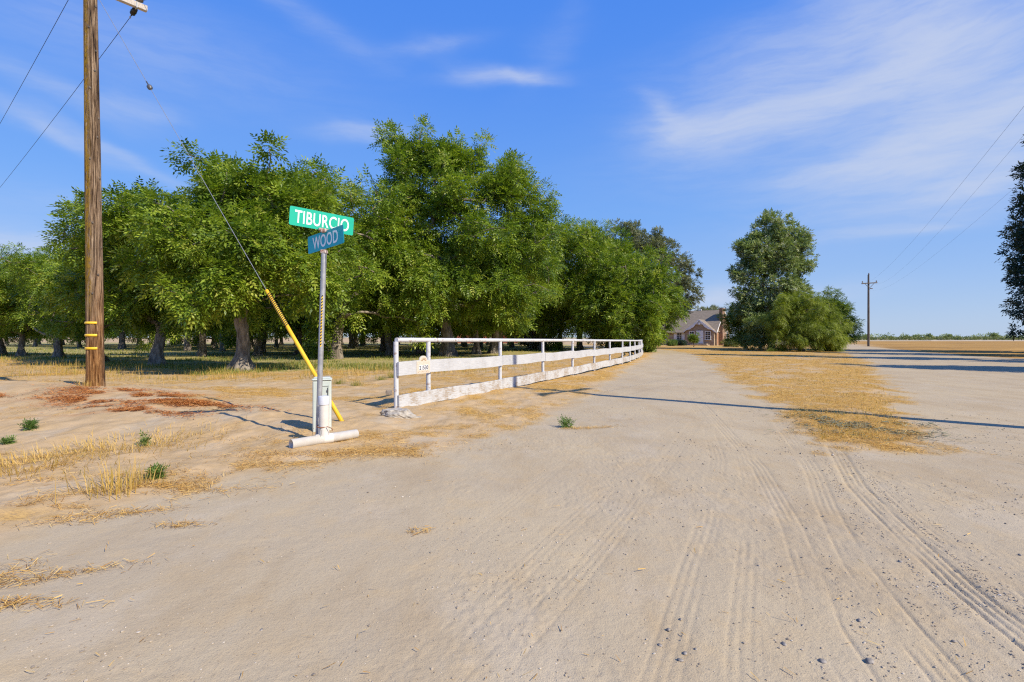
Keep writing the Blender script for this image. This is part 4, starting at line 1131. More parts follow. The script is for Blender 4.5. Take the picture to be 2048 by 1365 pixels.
mb = MB(); V, Fs = text_geo('21530', .285, .080, .022); mb.add(frame_xf(V, pc + np.cross(e1, e2) * .0092 + e2 * -.008, e1, e2), Fs)
mb.build('number', M['plaque_ink'], plaque, world=True)
mb = MB()
for a in np.linspace(.35, math.pi - .35, 6):
    for rr in (.05, .08):
        q = pc + np.cross(e1, e2) * .006 + e1 * (rr * math.cos(a)) + e2 * (.115 + rr * .75 * math.sin(a))
        mb.add(IV * .009 + q, IF)
for k in range(9):
    q = pc + np.cross(e1, e2) * .006 + e1 * (-.17 + .0425 * k) + e2 * (-.088 + .008 * (k % 2)); mb.add(IV * .007 + q, IF)
mb.build('flower_ornament', M['plaque_flower'], plaque, world=True)

# concrete footing lump under the first post
cx, cy = at(792, 836, .06)
V = [tuple(p) for p in IV]; Fq = [list(f) for f in IF]
for _ in range(3):
    mid = {}; nf = []
    for a, c, d in Fq:
        t_ = []
        for p, q in ((a, c), (c, d), (d, a)):
            k = (min(p, q), max(p, q))
            if k not in mid:
                w_ = (np.array(V[p]) + np.array(V[q])); w_ /= np.linalg.norm(w_); mid[k] = len(V); V.append(tuple(w_))
            t_.append(mid[k])
        nf += [[a, t_[0], t_[2]], [c, t_[1], t_[0]], [d, t_[2], t_[1]], t_]
    Fq = nf
V = np.array(V)
dd_ = .62 + .55 * fbm(V[:, 0] * 1.7 + 3, V[:, 1] * 1.7 + V[:, 2] * 2.3, 91, 4) + .18 * (vnoise(V[:, 0] * 6, V[:, 1] * 6 + V[:, 2] * 5, 92) - .5)
V = V * dd_[:, None] * np.array([.30, .19, .17]); V[:, 2] = np.minimum(V[:, 2], .085 + .03 * vnoise(V[:, 0] * 20, V[:, 1] * 20, 93))
V[:, 0] += .05 * (V[:, 2] > 0) * -1
V = V + np.array([cx + .03, cy + .10, hz(cx, cy) + .015])
mb = MB(); mb.add(V, Fq)
single(mb, 'concrete_lump', M['concrete'], 'broken lump of concrete at the foot of the first fence post', 'concrete lump', loc=(cx, cy, hz(cx, cy)))
cx, cy = at(833, 838, .03); mb = MB(); mb.bevel_box((cx, cy, hz(cx, cy) + .012), (.16, .05, .03), .006, [[.88, -.47, 0], [.47, .88, 0], [0, 0, 1]])
single(mb, 'concrete_shard', M['concrete'], 'thin pale shard lying beside the concrete lump', 'shard', loc=(cx, cy, hz(cx, cy)))

# ------------------------------------------------------------------ street sign
SD = 6.44
def sx(px): return (px - 1024) / F * SD
def sz(py): return CAMZ - (py - HY) / F * SD
sb_ = (sx(638), SD, hz(sx(638), SD))
sign = empty('street_sign', sb_, 'street corner sign post with crossed green TIBURCIO and blue WOOD blades', 'street sign')
mb = MB(); pb = np.array([sx(634.5), SD, sb_[2] - .3]); pt = np.array([sx(648), SD, sz(505)])
# U-channel section: two flanges with a groove between them, facing the camera
ca, sa = math.cos(-.35), math.sin(-.35)
prof = [(-.036, -.012), (-.010, -.012), (-.007, .010), (.007, .010), (.010, -.012), (.036, -.012), (.036, -.006), (.015, -.006), (.012, .016), (-.012, .016), (-.015, -.006), (-.036, -.006)]
mb2 = MB()
mb.tube([pb, pb * .5 + pt * .5, pt], .032, 20)
mb.build('post', M['galv'], sign, True, world=True)
# guy guard's reflection in the post, modelled as yellow and black strips
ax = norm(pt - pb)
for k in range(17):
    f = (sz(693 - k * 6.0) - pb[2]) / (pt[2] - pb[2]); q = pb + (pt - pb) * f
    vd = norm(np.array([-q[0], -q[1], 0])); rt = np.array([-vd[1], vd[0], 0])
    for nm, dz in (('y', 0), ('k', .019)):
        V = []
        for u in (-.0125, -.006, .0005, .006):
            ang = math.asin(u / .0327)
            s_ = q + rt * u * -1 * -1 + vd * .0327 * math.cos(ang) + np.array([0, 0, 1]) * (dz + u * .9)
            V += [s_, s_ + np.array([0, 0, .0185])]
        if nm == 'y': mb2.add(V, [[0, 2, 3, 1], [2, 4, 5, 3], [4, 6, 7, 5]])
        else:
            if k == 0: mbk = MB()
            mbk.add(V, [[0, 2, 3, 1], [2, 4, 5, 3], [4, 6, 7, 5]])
st_ = mb2.build('guard_reflection', M['yellow'], sign, world=True); mbk.build('stripes', M['black'], st_, world=True)

def blade(c, hd, L, h, tilt, mat, tmat, txt, tw, th, name, left_to_right=1, tdx=0):
    e1 = np.array([math.sin(hd), math.cos(hd), 0]) * left_to_right
    e2 = np.array([0, 0, 1.0])
    c1, s1 = math.cos(tilt), math.sin(tilt)
    e1, e2 = e1 * c1 + e2 * s1, e2 * c1 - e1 * s1
    n = np.cross(e1, e2)
    mb = MB(); V, Fs = plate(rrect(L, h, .018), .004); mb.add(frame_xf(V, np.array(c), e1, e2), Fs)
    o = mb.build(name, mat, sign, world=True)
    V, Fs = text_geo(txt, tw, th, .013); mb = MB(); mb.add(frame_xf(V, np.array(c) + n * .0018 + e1 * tdx, e1, e2), Fs)
    mb.build('lettering', tmat, o, world=True)
    V, Fs = text_geo(txt, tw, th, .013); mb = MB(); mb.add(frame_xf(V, np.array(c) - n * .0058, -e1, e2), Fs)
    mb.build('lettering', tmat, o, world=True)
    return o
TB = blade((sx(645.2), SD, sz(442.6)), math.radians(54), .775, .228, math.radians(-3.4), M['sign_green'], M['sign_white'], 'TIBURCIO', .655, .158, 'sign_blade'); TB['label'] = 'bright green blade reading TIBURCIO'
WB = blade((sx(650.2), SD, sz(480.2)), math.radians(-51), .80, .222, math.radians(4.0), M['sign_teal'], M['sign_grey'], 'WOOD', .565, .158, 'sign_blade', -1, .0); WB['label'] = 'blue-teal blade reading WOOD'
mb = MB()
for z in (sz(504), sz(462)):
    mb.bevel_box((sx(648), SD, z), (.075, .075, .045), .008)
mb.bevel_box((sx(647), SD, sz(460)), (.13, .035, .03), .006, [[.6, -.8, 0], [.8, .6, 0], [0, 0, 1]])
mb.build('bracket', M['rusty_clamp'], sign, world=True)

# ------------------------------------------------------------------ PVC riser with T foot
pd = 6.32
bx, by = (653 - 1024) / F * pd, pd
bzv = hz(bx, by)
pvc = empty('pvc_standpipe', (bx, by, bzv), 'white capped plastic standpipe on a T-shaped pipe foot strapped to the sign post', 'pipe')
ld = norm(np.array([*(np.array(at(712, 876, .12)) - np.array(at(579, 892, .12))), 0.0]))
pl = np.array([*at(582, 894, .10), .10]); pr = np.array([*at(713, 873, .10), .10]); mid_ = pl + (pr - pl) * (bx - pl[0]) / (pr[0] - pl[0])
bx, by = mid_[0], mid_[1]
r_p = .057
for p in (pl, pr, mid_): p[2] = max(hz(p[0], p[1]), .02) + r_p * .8
mb = MB(); mb.tube([mid_ + (0, 0, -.02), (bx - .003, by, sz(790) - .02)], r_p, 24)
mb.build('riser', M['pvc'], pvc, True, world=True)
mb = MB(); zc = sz(789)
mb.tube([(bx - .003, by, zc - .10), (bx - .003, by, zc - .004), (bx - .003, by, zc), (bx - .003, by, zc + .003)], [r_p * 1.12, r_p * 1.12, r_p * 1.07, r_p * .8], 28)
mb.build('cap', M['pvc_bright'], pvc, True, world=True)
def hollow(a, c, r, ri, name, mat):
    a = np.array(a, float); c = np.array(c, float); mb = MB()
    mb.tube([a, c], r, 24, cap=False); n0 = mb.n; mb.tube([a, c], ri, 24, cap=False)
    for s in (0, 24):
        mb.f.append(np.array([[s + j, s + (j + 1) % 24, n0 + s + (j + 1) % 24, n0 + s + j] for j in range(24)])); mb.attr.append(np.full(24, .5))
    return mb.build(name, mat, pvc, True, world=True)
hollow(pl, mid_ - ld * .001, r_p, r_p * .9, 'foot_pipe', M['pvc'])
hollow(mid_ + ld * .001, pr, r_p, r_p * .9, 'foot_pipe', M['pvc'])
mb = MB(); mb.tube([mid_ - ld * .10, mid_ + ld * .10], r_p * 1.05, 24); mb.tube([mid_, mid_ + (0, 0, .12)], r_p * 1.05, 24)
mb.build('tee_fitting', M['pvc'], pvc, True, world=True)
mb = MB(); q = np.array([bx, by, mid_[2] + .155])
pts = [q + np.array([math.cos(a) * .066 - .018, math.sin(a) * .062, .01 * math.sin(a)]) for a in np.linspace(0, 2 * math.pi, 22)]
mb.tube(pts, .006, 6)
mb.tube([q + (.05, -.05, 0), q + (.09, -.06, -.008), (q[0] + .12, q[1] - .05, q[2] - .03), (q[0] + .115, q[1] - .05, q[2] - .05)], .005, 6)
mb.build('strap', simple('rusty_wire', (.25, .10, .05), (.33, .17, .10), 30, .8), pvc, True, world=True)
mb = MB(); pts = [q + np.array([-.03 + .035 * math.sin(t) - .05 * t / 6, -.067 - .004 * t, -.085 + .075 * math.cos(t)]) for t in np.linspace(0, 6.2, 26)]
mb.tube(pts, .0018, 5)
mb.build('wire_loop', M['black'], pvc, True, world=True)

# ------------------------------------------------------------------ utility cabinet
cd_ = 7.05
cl, cr = np.array(ray(624, cd_)), np.array(ray(665, cd_ - .02))
cx, cy = (cl + cr) / 2; cz = hz(cx, cy)
cab = empty('utility_cabinet', (cx, cy, cz), 'grey-green metal utility pedestal standing behind the sign post', 'utility cabinet')
tz = zat(757, cd_)
th = .30; cR = np.array([[math.cos(th), -math.sin(th), 0], [math.sin(th), math.cos(th), 0], [0, 0, 1]])
W_, D_ = .235, .20
mb = MB(); mb.bevel_box((cx, cy, (cz - .1 + tz - .03) / 2), (W_, D_, tz - cz + .07), .012, cR); mb.build('body', M['cabinet'], cab, world=True)
mb = MB(); mb.bevel_box((cx, cy, tz - .012), (W_ + .02, D_ + .02, .028), .011, cR)
mb.bevel_box((cx, cy, tz + .008), (W_ - .02, D_ - .02, .02), .009, cR); mb.build('lid', M['cabinet'], cab, world=True)
off = cR @ np.array([.025, -D_ / 2 - .003, 0])
mb = MB()
h_ = tz - cz - .10
for dx, w in ((-.062, .014), (.062, .014)):
    mb.bevel_box(np.array([cx, cy, cz + h_ / 2 + .02]) + cR @ np.array([.025 + dx, -D_ / 2 - .004, 0]), (w, .012, h_), .003, cR)
for dz in (.03, h_):
    mb.bevel_box(np.array([cx, cy, cz + dz + .01]) + cR @ np.array([.025, -D_ / 2 - .004, 0]), (.108, .012, .016), .003, cR)
mb.build('door_frame', M['cabinet'], cab, world=True)
mb = MB(); mb.box(np.array([cx, cy, cz + h_ * .8]) + cR @ np.array([.073, -D_ / 2 - .0015, 0]), (.010, .006, h_ * .33), cR)
mb.build('door_gap', M['cabinet_dark'], cab, world=True)
mb = MB(); mb.bevel_box(np.array([cx, cy, cz + h_ * .9]) + cR @ np.array([.072, -D_ / 2 - .012, 0]), (.02, .012, .03), .004, cR); mb.build('latch', M['steel_dark'], cab, world=True)

# ------------------------------------------------------------------ big utility pole
PB = np.array([-8.73, 10.9]); pz0 = hz(*PB)
pole = empty('utility_pole', (PB[0], PB[1], pz0), 'big weathered wooden utility pole with lichen and three yellow bands, at the left', 'utility pole')
PH = 9.7 - pz0; nseg = 72; nr = 100
fcam = norm(np.array([-PB[0], -PB[1], 0.0])); rcam = np.array([-fcam[1], fcam[0], 0])
if rcam[0] < 0: rcam = -rcam
def pole_c(z): return np.array([-.105 * z / 8.1, 0, z])
def pole_r(z): return .157 - .041 * min(1, z / 8.1) - .003 * max(0, z - 8.1)
V = []
ang = np.linspace(0, 2 * np.pi, nseg, endpoint=False)
zz = np.linspace(-.3, PH, nr)
for z in zz:
    r = pole_r(max(z, 0)) + .010 * max(0, 1 - max(z, 0) / .5)
    g = (vnoise(ang * 9, np.full(nseg, z * .35), 5) - .5) * .012 + (vnoise(ang * 22, np.full(nseg, z * .8), 6) - .5) * .006
    # drying cracks that run along the grain
    for a0, dp, wd, s in ((1.62, .034, .055, 3), (1.25, .018, .045, 8), (2.3, .016, .045, 12), (.9, .016, .045, 15), (1.95, .014, .04, 19)):
        aa = a0 + .10 * (vnoise(np.array([z * .55]), np.array([0.0]), s)[0] - .5)
        dd = np.angle(np.exp(1j * (ang - aa)))
        g = g - dp * np.exp(-(dd / wd) ** 2) * (.35 + .9 * vnoise(np.array([z * .4]), np.array([3.0]), s + 1)[0])
    c = pole_c(z)
    for a, q in zip(ang, g):
        V.append(c + (r + q) * (math.cos(a) * rcam + math.sin(a) * fcam))
Fs = (np.arange(nr - 1)[:, None, None] * nseg + np.stack([np.arange(nseg), (np.arange(nseg) + 1) % nseg, (np.arange(nseg) + 1) % nseg + nseg, np.arange(nseg) + nseg], -1)[None]).reshape(-1, 4)
mb = MB(); mb.add(np.array(V), Fs); mb.add(np.array(V[-nseg:]), [list(range(nseg))])
mb.build('shaft', M['pole_wood'], pole, True)
for k in range(15):
    z = 1.9 + k * .47 + rng.uniform(-.1, .1); a = math.radians(rng.uniform(25, 75)) if k % 3 else math.radians(rng.uniform(95, 120))
    c = pole_c(z); u_ = math.cos(a) * rcam + math.sin(a) * fcam
    mb = MB(); mb.add(IV * np.array([.022, .022, .034]) + (c + u_ * (pole_r(z) - .002)), IF); mb.build('knot', M['far_pole'], pole, True)
for py in (646.5, 671, 697):
    z = zat(py, 10.9) - pz0; c = pole_c(z); mb = MB(); V = []; k0 = 30
    for a in np.linspace(math.radians(77), math.radians(192), k0):
        u_ = math.cos(a) * rcam + math.sin(a) * fcam; r = pole_r(z)
        for dr, dz in ((.004, -.026), (.017, -.016), (.019, 0), (.017, .016), (.004, .026)): V.append(c + u_ * (r + dr) + np.array([0, 0, dz]))
    Fs = [[i * 5 + j, i * 5 + j + 1, i * 5 + 6 + j, i * 5 + 5 + j] for i in range(k0 - 1) for j in range(4)]
    Fs += [[0, 1, 2, 3, 4], [5 * (k0 - 1) + j for j in range(5)][::-1]]
    mb.add(V, Fs); mb.build('yellow_band', M['yellow'], pole, True)
ad = norm(np.array([.63, .777, 0])); az_ = 8.64
ac = np.array([PB[0] - .11, PB[1], az_]) + fcam * .15
aR = np.stack([ad, np.array([-ad[1], ad[0], 0]), np.array([0, 0, 1])], 1)
def crossarm(center, half, parent, R, mat, s=(.10, .12)):
    mb = MB(); mb.bevel_box(center, (half * 2, s[0], s[1]), .006, R); return mb.build('crossarm', mat, parent, world=True)
arm = crossarm(ac, 1.0, pole, aR, M['arm_wood'])
def insulator(parent, p, h=.16, r=.05, mat='insulator'):
    mb = MB(); p = np.array(p, float)
    prof = [(0, .012), (.25, .012), (.28, r), (.42, r), (.46, r * .55), (.52, r * .9), (.68, r * .85), (.72, r * .5), (.8, r * .75), (.95, r * .6), (1, .005)]
    mb.tube([p + (0, 0, t * h + 1e-4 * i) for i, (t, _) in enumerate(prof)], [q for _, q in prof], 16)
    return mb.build('insulator', M[mat], parent, True, world=True)
insulator(arm, ac + ad * .86 + (0, 0, .05), .24, .075); insulator(arm, ac - ad * .86 + (0, 0, .05), .24, .075)
wd_ = norm(np.array([-.78, .63, -.12]))
dead = ac + ad * .80 + np.array([0, 0, -.06])
mb = MB(); P_ = [dead + wd_ * t for t in (0.02, .06, .07, .13, .14, .18, .19, .25, .26, .32, .36)]
mb.tube(P_, [.02, .02, .05, .055, .035, .06, .035, .055, .03, .015, .012], 14); mb.build('strain_insulator', M['black'], arm, True, world=True)
mb = MB(); mb.bevel_box(ac + ad * .80 + np.array([.0, 0, -.02]), (.03, .125, .13), .008, aR); mb.build('bracket', M['galv'], arm, world=True)
mb = MB(); mb.bevel_box(dead + wd_ * .42, (.03, .03, .05), .008); mb.build('wire_clamp', M['galv'], arm, world=True)

def wire(name, label, a, c, sag, r, mat='wire', n=40, cat='wire', group=None):
    a = np.array(a, float); c = np.array(c, float); t = np.linspace(0, 1, n)[:, None]
    P = a + (c - a) * t; P[:, 2] -= 4 * sag * (t * (1 - t))[:, 0]
    mb = MB(); mb.tube(P - a, r, 6)
    o = bpy.data.objects.new(name, mb.mesh(name, M[mat], True)); COL.objects.link(o); o.location = a
    return tag(o, label, cat, group)
w0 = dead + wd_ * .44
wire('power_line', 'thin wire passing behind the big pole down to the left, from the crossarm end', w0, w0 + np.array([-.78, .63, 0]) * 70 + (0, 0, .3), .75, .006)
w1 = np.array([PB[0] - .12, PB[1], 9.25])
wire('power_line', 'thin wire crossing the upper left corner, left of the big pole', w1, w1 + np.array([-.78, .63, 0]) * 70 + (0, 0, .3), .75, .006)

# right-hand pole just outside the view (its shadow crosses the driveway)
P2 = np.array([8.9, 6.85])
pole2 = empty('utility_pole', (P2[0], P2[1], 0), 'wooden utility pole beyond the right margin that throws the long thin shadow with a cross', 'utility pole')
mb = MB(); mb.tube([(0, 0, -.3), (0, 0, 4), (0, 0, 9.9)], [.165, .15, .115], 20); mb.build('shaft', M['pole_wood'], pole2, True)
a2 = np.array([P2[0], P2[1], 7.62]); R2_ = np.array([[.61, -.79, 0], [.79, .61, 0], [0, 0, 1]])
arm2 = crossarm(a2 + np.array([-.12, .1, 0]), 1.2, pole2, R2_, M['arm_wood'])
insulator(arm2, a2 + np.array([.61, .79, 0]) * 1.05 + (-.12, .1, .06)); insulator(arm2, a2 - np.array([.61, .79, 0]) * 1.05 + (-.12, .1, .06))
FPX = np.array(ray(1737, 77.0)); FPZ = hz(*FPX)
fpole = empty('utility_pole', (FPX[0], FPX[1], FPZ), 'distant dark utility pole with a single crossarm at the bend of the road', 'utility pole')
mb = MB(); mb.tube([(0, 0, -.3), (0, 0, 5), (0, 0, zat(550, 77) - FPZ)], [.16, .145, .115], 12); mb.build('shaft', M['far_pole'], fpole, True)
fa = np.array([FPX[0], FPX[1] - .2, zat(567, 77)]); fR = np.array([[.985, -.05, -.05], [.05, .99, 0], [.06, 0, .99]])
farm = crossarm(fa, 1.2, fpole, fR, M['far_pole'], (.13, .15))
for s in (-1.08, 1.08): insulator(farm, fa + fR @ np.array([s, 0, .05]), .3, .09)
mb = MB(); mb.tube([fa + (-.75, 0, -.02), fa + (0, 0, -.75)], .03, 6); mb.tube([fa + (.75, 0, .02), fa + (0, 0, -.75)], .03, 6)
mb.bevel_box(fa + (.28, 0, -.8), (.35, .12, .12), .02); mb.build('brace', M['far_pole'], farm, world=True)
for s in (0,): insulator(fpole, (FPX[0] + .05, FPX[1], zat(551, 77)), .35, .1)
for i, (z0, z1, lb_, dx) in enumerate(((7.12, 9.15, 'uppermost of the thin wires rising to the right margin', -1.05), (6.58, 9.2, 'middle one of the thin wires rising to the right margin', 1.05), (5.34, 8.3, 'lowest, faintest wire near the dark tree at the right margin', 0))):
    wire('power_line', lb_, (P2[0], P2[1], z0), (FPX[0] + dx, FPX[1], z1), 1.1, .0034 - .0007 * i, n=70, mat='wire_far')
# jumper from the pin insulator across to the right-hand pole
wa = ac + ad * .86 + np.array([.05, 0, .12]); we = np.array([P2[0], P2[1], 9.3])
tt = np.linspace(0, 1, 80); P_ = wa + (we - wa) * tt[:, None]
P_[:, 2] = wa[2] + (we[2] - wa[2]) * tt - 1.0 * 4 * tt * (1 - tt) * .62 + .05 * np.exp(-((tt - .022) / .012) ** 2) - .03 * np.exp(-((tt - .045) / .014) ** 2)
mb = MB(); mb.tube(P_, .006, 6); single(mb, 'power_line', M['wire'], 'kinked wire running right from the crossarm along the top edge of the view', 'wire', smooth=True, loc=tuple(wa))

# guy wire
GA = np.array([*at(691, 853, .06), .04]); GT = np.array([PB[0] - .06, PB[1] - .15, 8.78])
guy = empty('guy_wire', tuple(GA), 'diagonal guy wire with a yellow plastic guard running from the big pole to the ground', 'guy wire')
def guy_t(px):
    lo, hi = 0, 1
    for _ in range(50):
        m_ = (lo + hi) / 2; p = GA + (GT - GA) * m_
        if 1024 + F * p[0] / p[1] > px: lo = m_
        else: hi = m_
    return lo
gt = lambda t: GA + (GT - GA) * t
t1 = guy_t(533); ti = guy_t(299)
mb = MB(); mb.tube([gt(-.01), gt(ti - .004)], .0048, 8); mb.tube([gt(ti + .012), gt(1)], .0055, 6); mb.build('cable', M['cable_grey'], guy, True, world=True)
mb = MB(); mb.tube([gt(.0), gt(t1 * .5), gt(t1)], [.031, .030, .027], 18); guard = mb.build('guard', M['yellow_pvc'], guy, True, world=True)
gd = norm(GT - GA); gu = norm(np.cross(gd, [0, 0, 1])); gv = np.cross(gd, gu)
th0 = guy_t(575) / t1; ns = 260; P_ = []
mb = MB(); Lg = np.linalg.norm(GT - GA)
nst = 19
pg_ = gt(t1 * .8); cdir = np.array([0, 0, CAMZ]) - pg_; rdir = np.array([-pg_[1], pg_[0], 0]) * -1
ga0 = math.atan2((norm(cdir) + .55 * norm(rdir)) @ gv, (norm(cdir) + .55 * norm(rdir)) @ gu) - 1.6
for k in range(nst):
    f = th0 + (1 - .03 - th0) * k / nst; V = []
    for a in np.linspace(-.2, 3.4, 14):
        for d_ in (0, .017):
            p = gt(t1 * f) + gd * (a * .014 + d_) + (gu * math.cos(a + ga0) + gv * math.sin(a + ga0)) * .0312
            V.append(p)
    mb.add(V, [[2 * i, 2 * i + 1, 2 * i + 3, 2 * i + 2] for i in range(13)])
mb.build('stripes', M['black'], guard, world=True)
mb = MB(); mb.tube([gt(ti - .006), gt(ti - .003), gt(ti + .001), gt(ti + .004)], [.02, .045, .045, .02], 12); mb.tube([gt(ti + .004), gt(ti + .014)], .012, 8)
mb.build('insulator', M['steel_dark'], guy, True, world=True)

# ------------------------------------------------------------------ weeds and tufts on the verge
def weed(px, py, h, sp, label, n=70, leaf='weed_leaf', seed=1, cat='weed'):
    x, y = at(px, py, .12 if px < 400 else 0.02); r0 = np.random.default_rng(seed)
    root = empty('weed_plant', (x, y, hz(x, y)), label, cat)
    mb = MB(); C = []
    for k in range(9):
        a = r0.uniform(0, 6.28); sp2 = sp * .75; e = np.array([math.cos(a) * sp2 * r0.uniform(.3, 1), math.sin(a) * sp * r0.uniform(.3, 1), h * r0.uniform(.4, 1)])
        mb.tube([(0, 0, -.02), e * .5 + (0, 0, h * .12), e], [.005, .004, .002], 5); C += [e, e * .7, e * .45]
    mb.build('stem', M['weed_leaf'], root, True)
    lb = MB(); leaf_cloud(lb, r0, np.array(C), np.full(len(C), sp * .2), n // 14, np.zeros(3), .045, .012, .03, 2, .0)
    lb.build('leaves', M[leaf], root)
weed(60, 852, .12, .085, 'bright green weed on the sand at the left margin', 90, seed=2)
weed(1131, 853, .11, .13, 'green weed growing at the edge of the driveway past the fence', 80, seed=3)
weed(314, 938, .07, .07, 'dark green tuft beside the dry grass clump', 80, seed=4)
weed(291, 874, .13, .05, 'pale green weed in the dry grass below the pole', 40, seed=5)
weed(15, 872, .04, .08, 'flat green weed at the very left edge', 50, seed=6)
def tuft(px, py, h, sp, label, n, seed, z=.08, group=None, mat='dry_grass'):
    x, y = at(px, py, z); r0 = np.random.default_rng(seed); x0, y0 = x, y
    mb = MB(); q = r0.normal(0, 1, (n, 2)) * sp
    L = r0.uniform(.3, 1.0, n) * h; az = np.arctan2(q[:, 1], q[:, 0]) + r0.normal(0, .7, n)
    xs, ys = x + q[:, 0], y + q[:, 1]
    blades(mb, np.stack([xs, ys, height(xs, ys, False) - .005], -1), L, r0.uniform(.004, .008, n), np.abs(r0.normal(.45 if sp < .2 else .85, .32, n)), np.clip(r0.normal(.74, .18, n), 0, 1), az)
    single(mb, 'grass_tuft' if sp < .2 else 'grass_patch', M[mat], label, 'dry grass', group, False, None if sp < .2 else 'stuff', loc=(x0, y0, hz(x0, y0)))
tuft(238, 968, .34, .15, 'tall clump of dry straw-coloured grass at the edge of the road, left', 190, 21)
tuft(215, 895, .24, .42, 'wide low patch of dry grass on the bank below the pole', 420, 22)
tuft(310, 880, .22, .40, 'dry grass patch right of the pale green weed on the bank', 420, 26)
tuft(50, 925, .28, .38, 'dry grass at the left margin, leaning to the right', 420, 23)
tuft(178, 776, .26, .10, 'thin dry grass at the foot of the big pole', 120, 41, .3)
for k, (px, py, s) in enumerate(((677, 768, .22), (712, 772, .22), (762, 762, .2), (785, 757, .36))):
    x, y = at(px, py, .02)
    tuft(px, py, s, .08, ['small green-yellow grass tuft behind the cabinet', 'green-yellow tuft a step right of the cabinet', 'small tuft left of the first fence post', 'taller green tuft touching the first fence post'][k], 160, 30 + k, .02, 'green tufts left of the fence', 'green_grass')

# ------------------------------------------------------------------ the brick house
def brick_mat(name, c1, c2, mortar):
    m, nt, out = new_mat(name); b = NB(nt)
    tc = b.n('ShaderNodeTexCoord').outputs['Object']; sp = b.n('ShaderNodeSeparateXYZ'); b.L(tc, sp.inputs[0])
    cb = b.n('ShaderNodeCombineXYZ'); b.L(b.math('ADD', sp.outputs[0], sp.outputs[1]), cb.inputs[0]); b.L(sp.outputs[2], cb.inputs[1])
    br = b.n('ShaderNodeTexBrick'); b.L(cb.outputs[0], br.inputs['Vector'])
    br.inputs['Scale'].default_value = 2.2; br.inputs['Mortar Size'].default_value = .035; br.inputs['Bias'].default_value = -.1
    br.inputs['Brick Width'].default_value = .62; br.inputs['Row Height'].default_value = .24
    for k, c in (('Color1', c1), ('Color2', c2), ('Mortar', mortar)): br.inputs[k].default_value = (*c, 1)
    col = b.mix(b.mapr(b.noise(tc, 1.6, 4), .35, .65, 0, .5), br.outputs['Color'], (.30, .17, .12))
    b.L(b.bsdf(col, .9, 0, b.bump(br.outputs['Fac'], -.4, .02), .15), out.inputs[0]); return m
M['brick'] = brick_mat('brick', (.27, .20, .128), (.43, .335, .225), (.48, .43, .35))
M['brick_dark'] = brick_mat('brick_dark', (.22, .125, .075), (.34, .21, .135), (.38, .32, .25))
M['shingle'] = simple('shingle', (.215, .175, .13), (.30, .245, .185), 2.2, .9, stretch=(1, 1, 6), bump=.4, bdist=.02)
M['trim'] = simple('trim', (.76, .76, .76), (.82, .82, .82), 5, .6)
M['door_white'] = simple('door_white', (.74, .77, .82), (.80, .82, .86), 5, .5)
M['door_brown'] = simple('door_brown', (.35, .13, .05), (.42, .18, .08), 5, .6)
M['glass'] = simple('glass', (.03, .035, .04), (.07, .06, .05), 1.5, .12, spec=.6)
HP = np.array(ray(1432.0, 85.0)); ha = math.radians(38)
house = empty('brick_house', (HP[0], HP[1], .03), 'red brick cottage with grey shingle roof, white gable trim and brick chimney', 'house')
house.rotation_euler = (0, 0, -ha)
def hb(name, mat, parent=None, *boxes):
    mb = MB()
    for c, s in boxes: mb.bevel_box(c, s, min(.012, min(s) * .3))
    return mb.build(name, mat, house if parent is None else parent)
EZ, RZ, RY, LX = 2.42, 5.85, 3.9, -15.0
mb = MB()      # main walls as a closed gabled solid along x
prof = [(0, -.2), (2 * RY, -.2), (2 * RY, EZ), (RY, RZ - .22), (0, EZ)]
V = [(LX, y, z) for y, z in prof] + [(-.02, y, z) for y, z in prof]
mb.add(V, [[0, 1, 2, 3, 4], [5, 6, 7, 8, 9][::-1]] + [[i, 5 + i, 5 + (i + 1) % 5, (i + 1) % 5] for i in range(5)])
mb.build('wall', M['brick'], house)
def slab(mb, A, B, C, D, t):
    A, B, C, D = [np.array(q, float) for q in (A, B, C, D)]; n = norm(np.cross(B - A, D - A)); n = n if n[2] > 0 else -n
    V = [A, B, C, D] + [q - n * t for q in (A, B, C, D)]
    mb.add(V, [[0, 1, 2, 3], [7, 6, 5, 4], [0, 4, 5, 1], [1, 5, 6, 2], [2, 6, 7, 3], [3, 7, 4, 0]])
sl = (RZ - EZ) / RY
mb = MB()
slab(mb, (LX - .3, -.45, EZ - .45 * sl + .1), (.22, -.45, EZ - .45 * sl + .1), (.22, RY, RZ + .1), (LX - .3, RY, RZ + .1), .12)
slab(mb, (LX - .3, RY + .005, RZ + .1), (.22, RY + .005, RZ + .1), (.22, 2 * RY + .45, EZ - .45 * sl + .1), (LX - .3, 2 * RY + .45, EZ - .45 * sl + .1), .12)
roof = mb.build('roof', M['shingle'], house)
hb('roof_vent', M['trim'], roof, ((-3.9, RY + .1, RZ + .22), (.55, .3, .16)))
mb = MB()      # white verge boards on the end wall
for s in (0, 1):
    y0, y1 = (-.45, RY) if s == 0 else (2 * RY + .45, RY)
    a = np.array([.235, y0, EZ - .45 * sl - .12]); c = np.array([.235, y1, RZ - .1])
    V = [a, c, c + (0, 0, .2), a + (0, 0, .2)]; V = V + [q + np.array([.03, 0, 0]) for q in V]
    mb.add(V, [[0, 1, 2, 3], [7, 6, 5, 4], [0, 4, 5, 1], [1, 5, 6, 2], [2, 6, 7, 3], [3, 7, 4, 0]])
mb.build('verge_board', M['trim'], house)
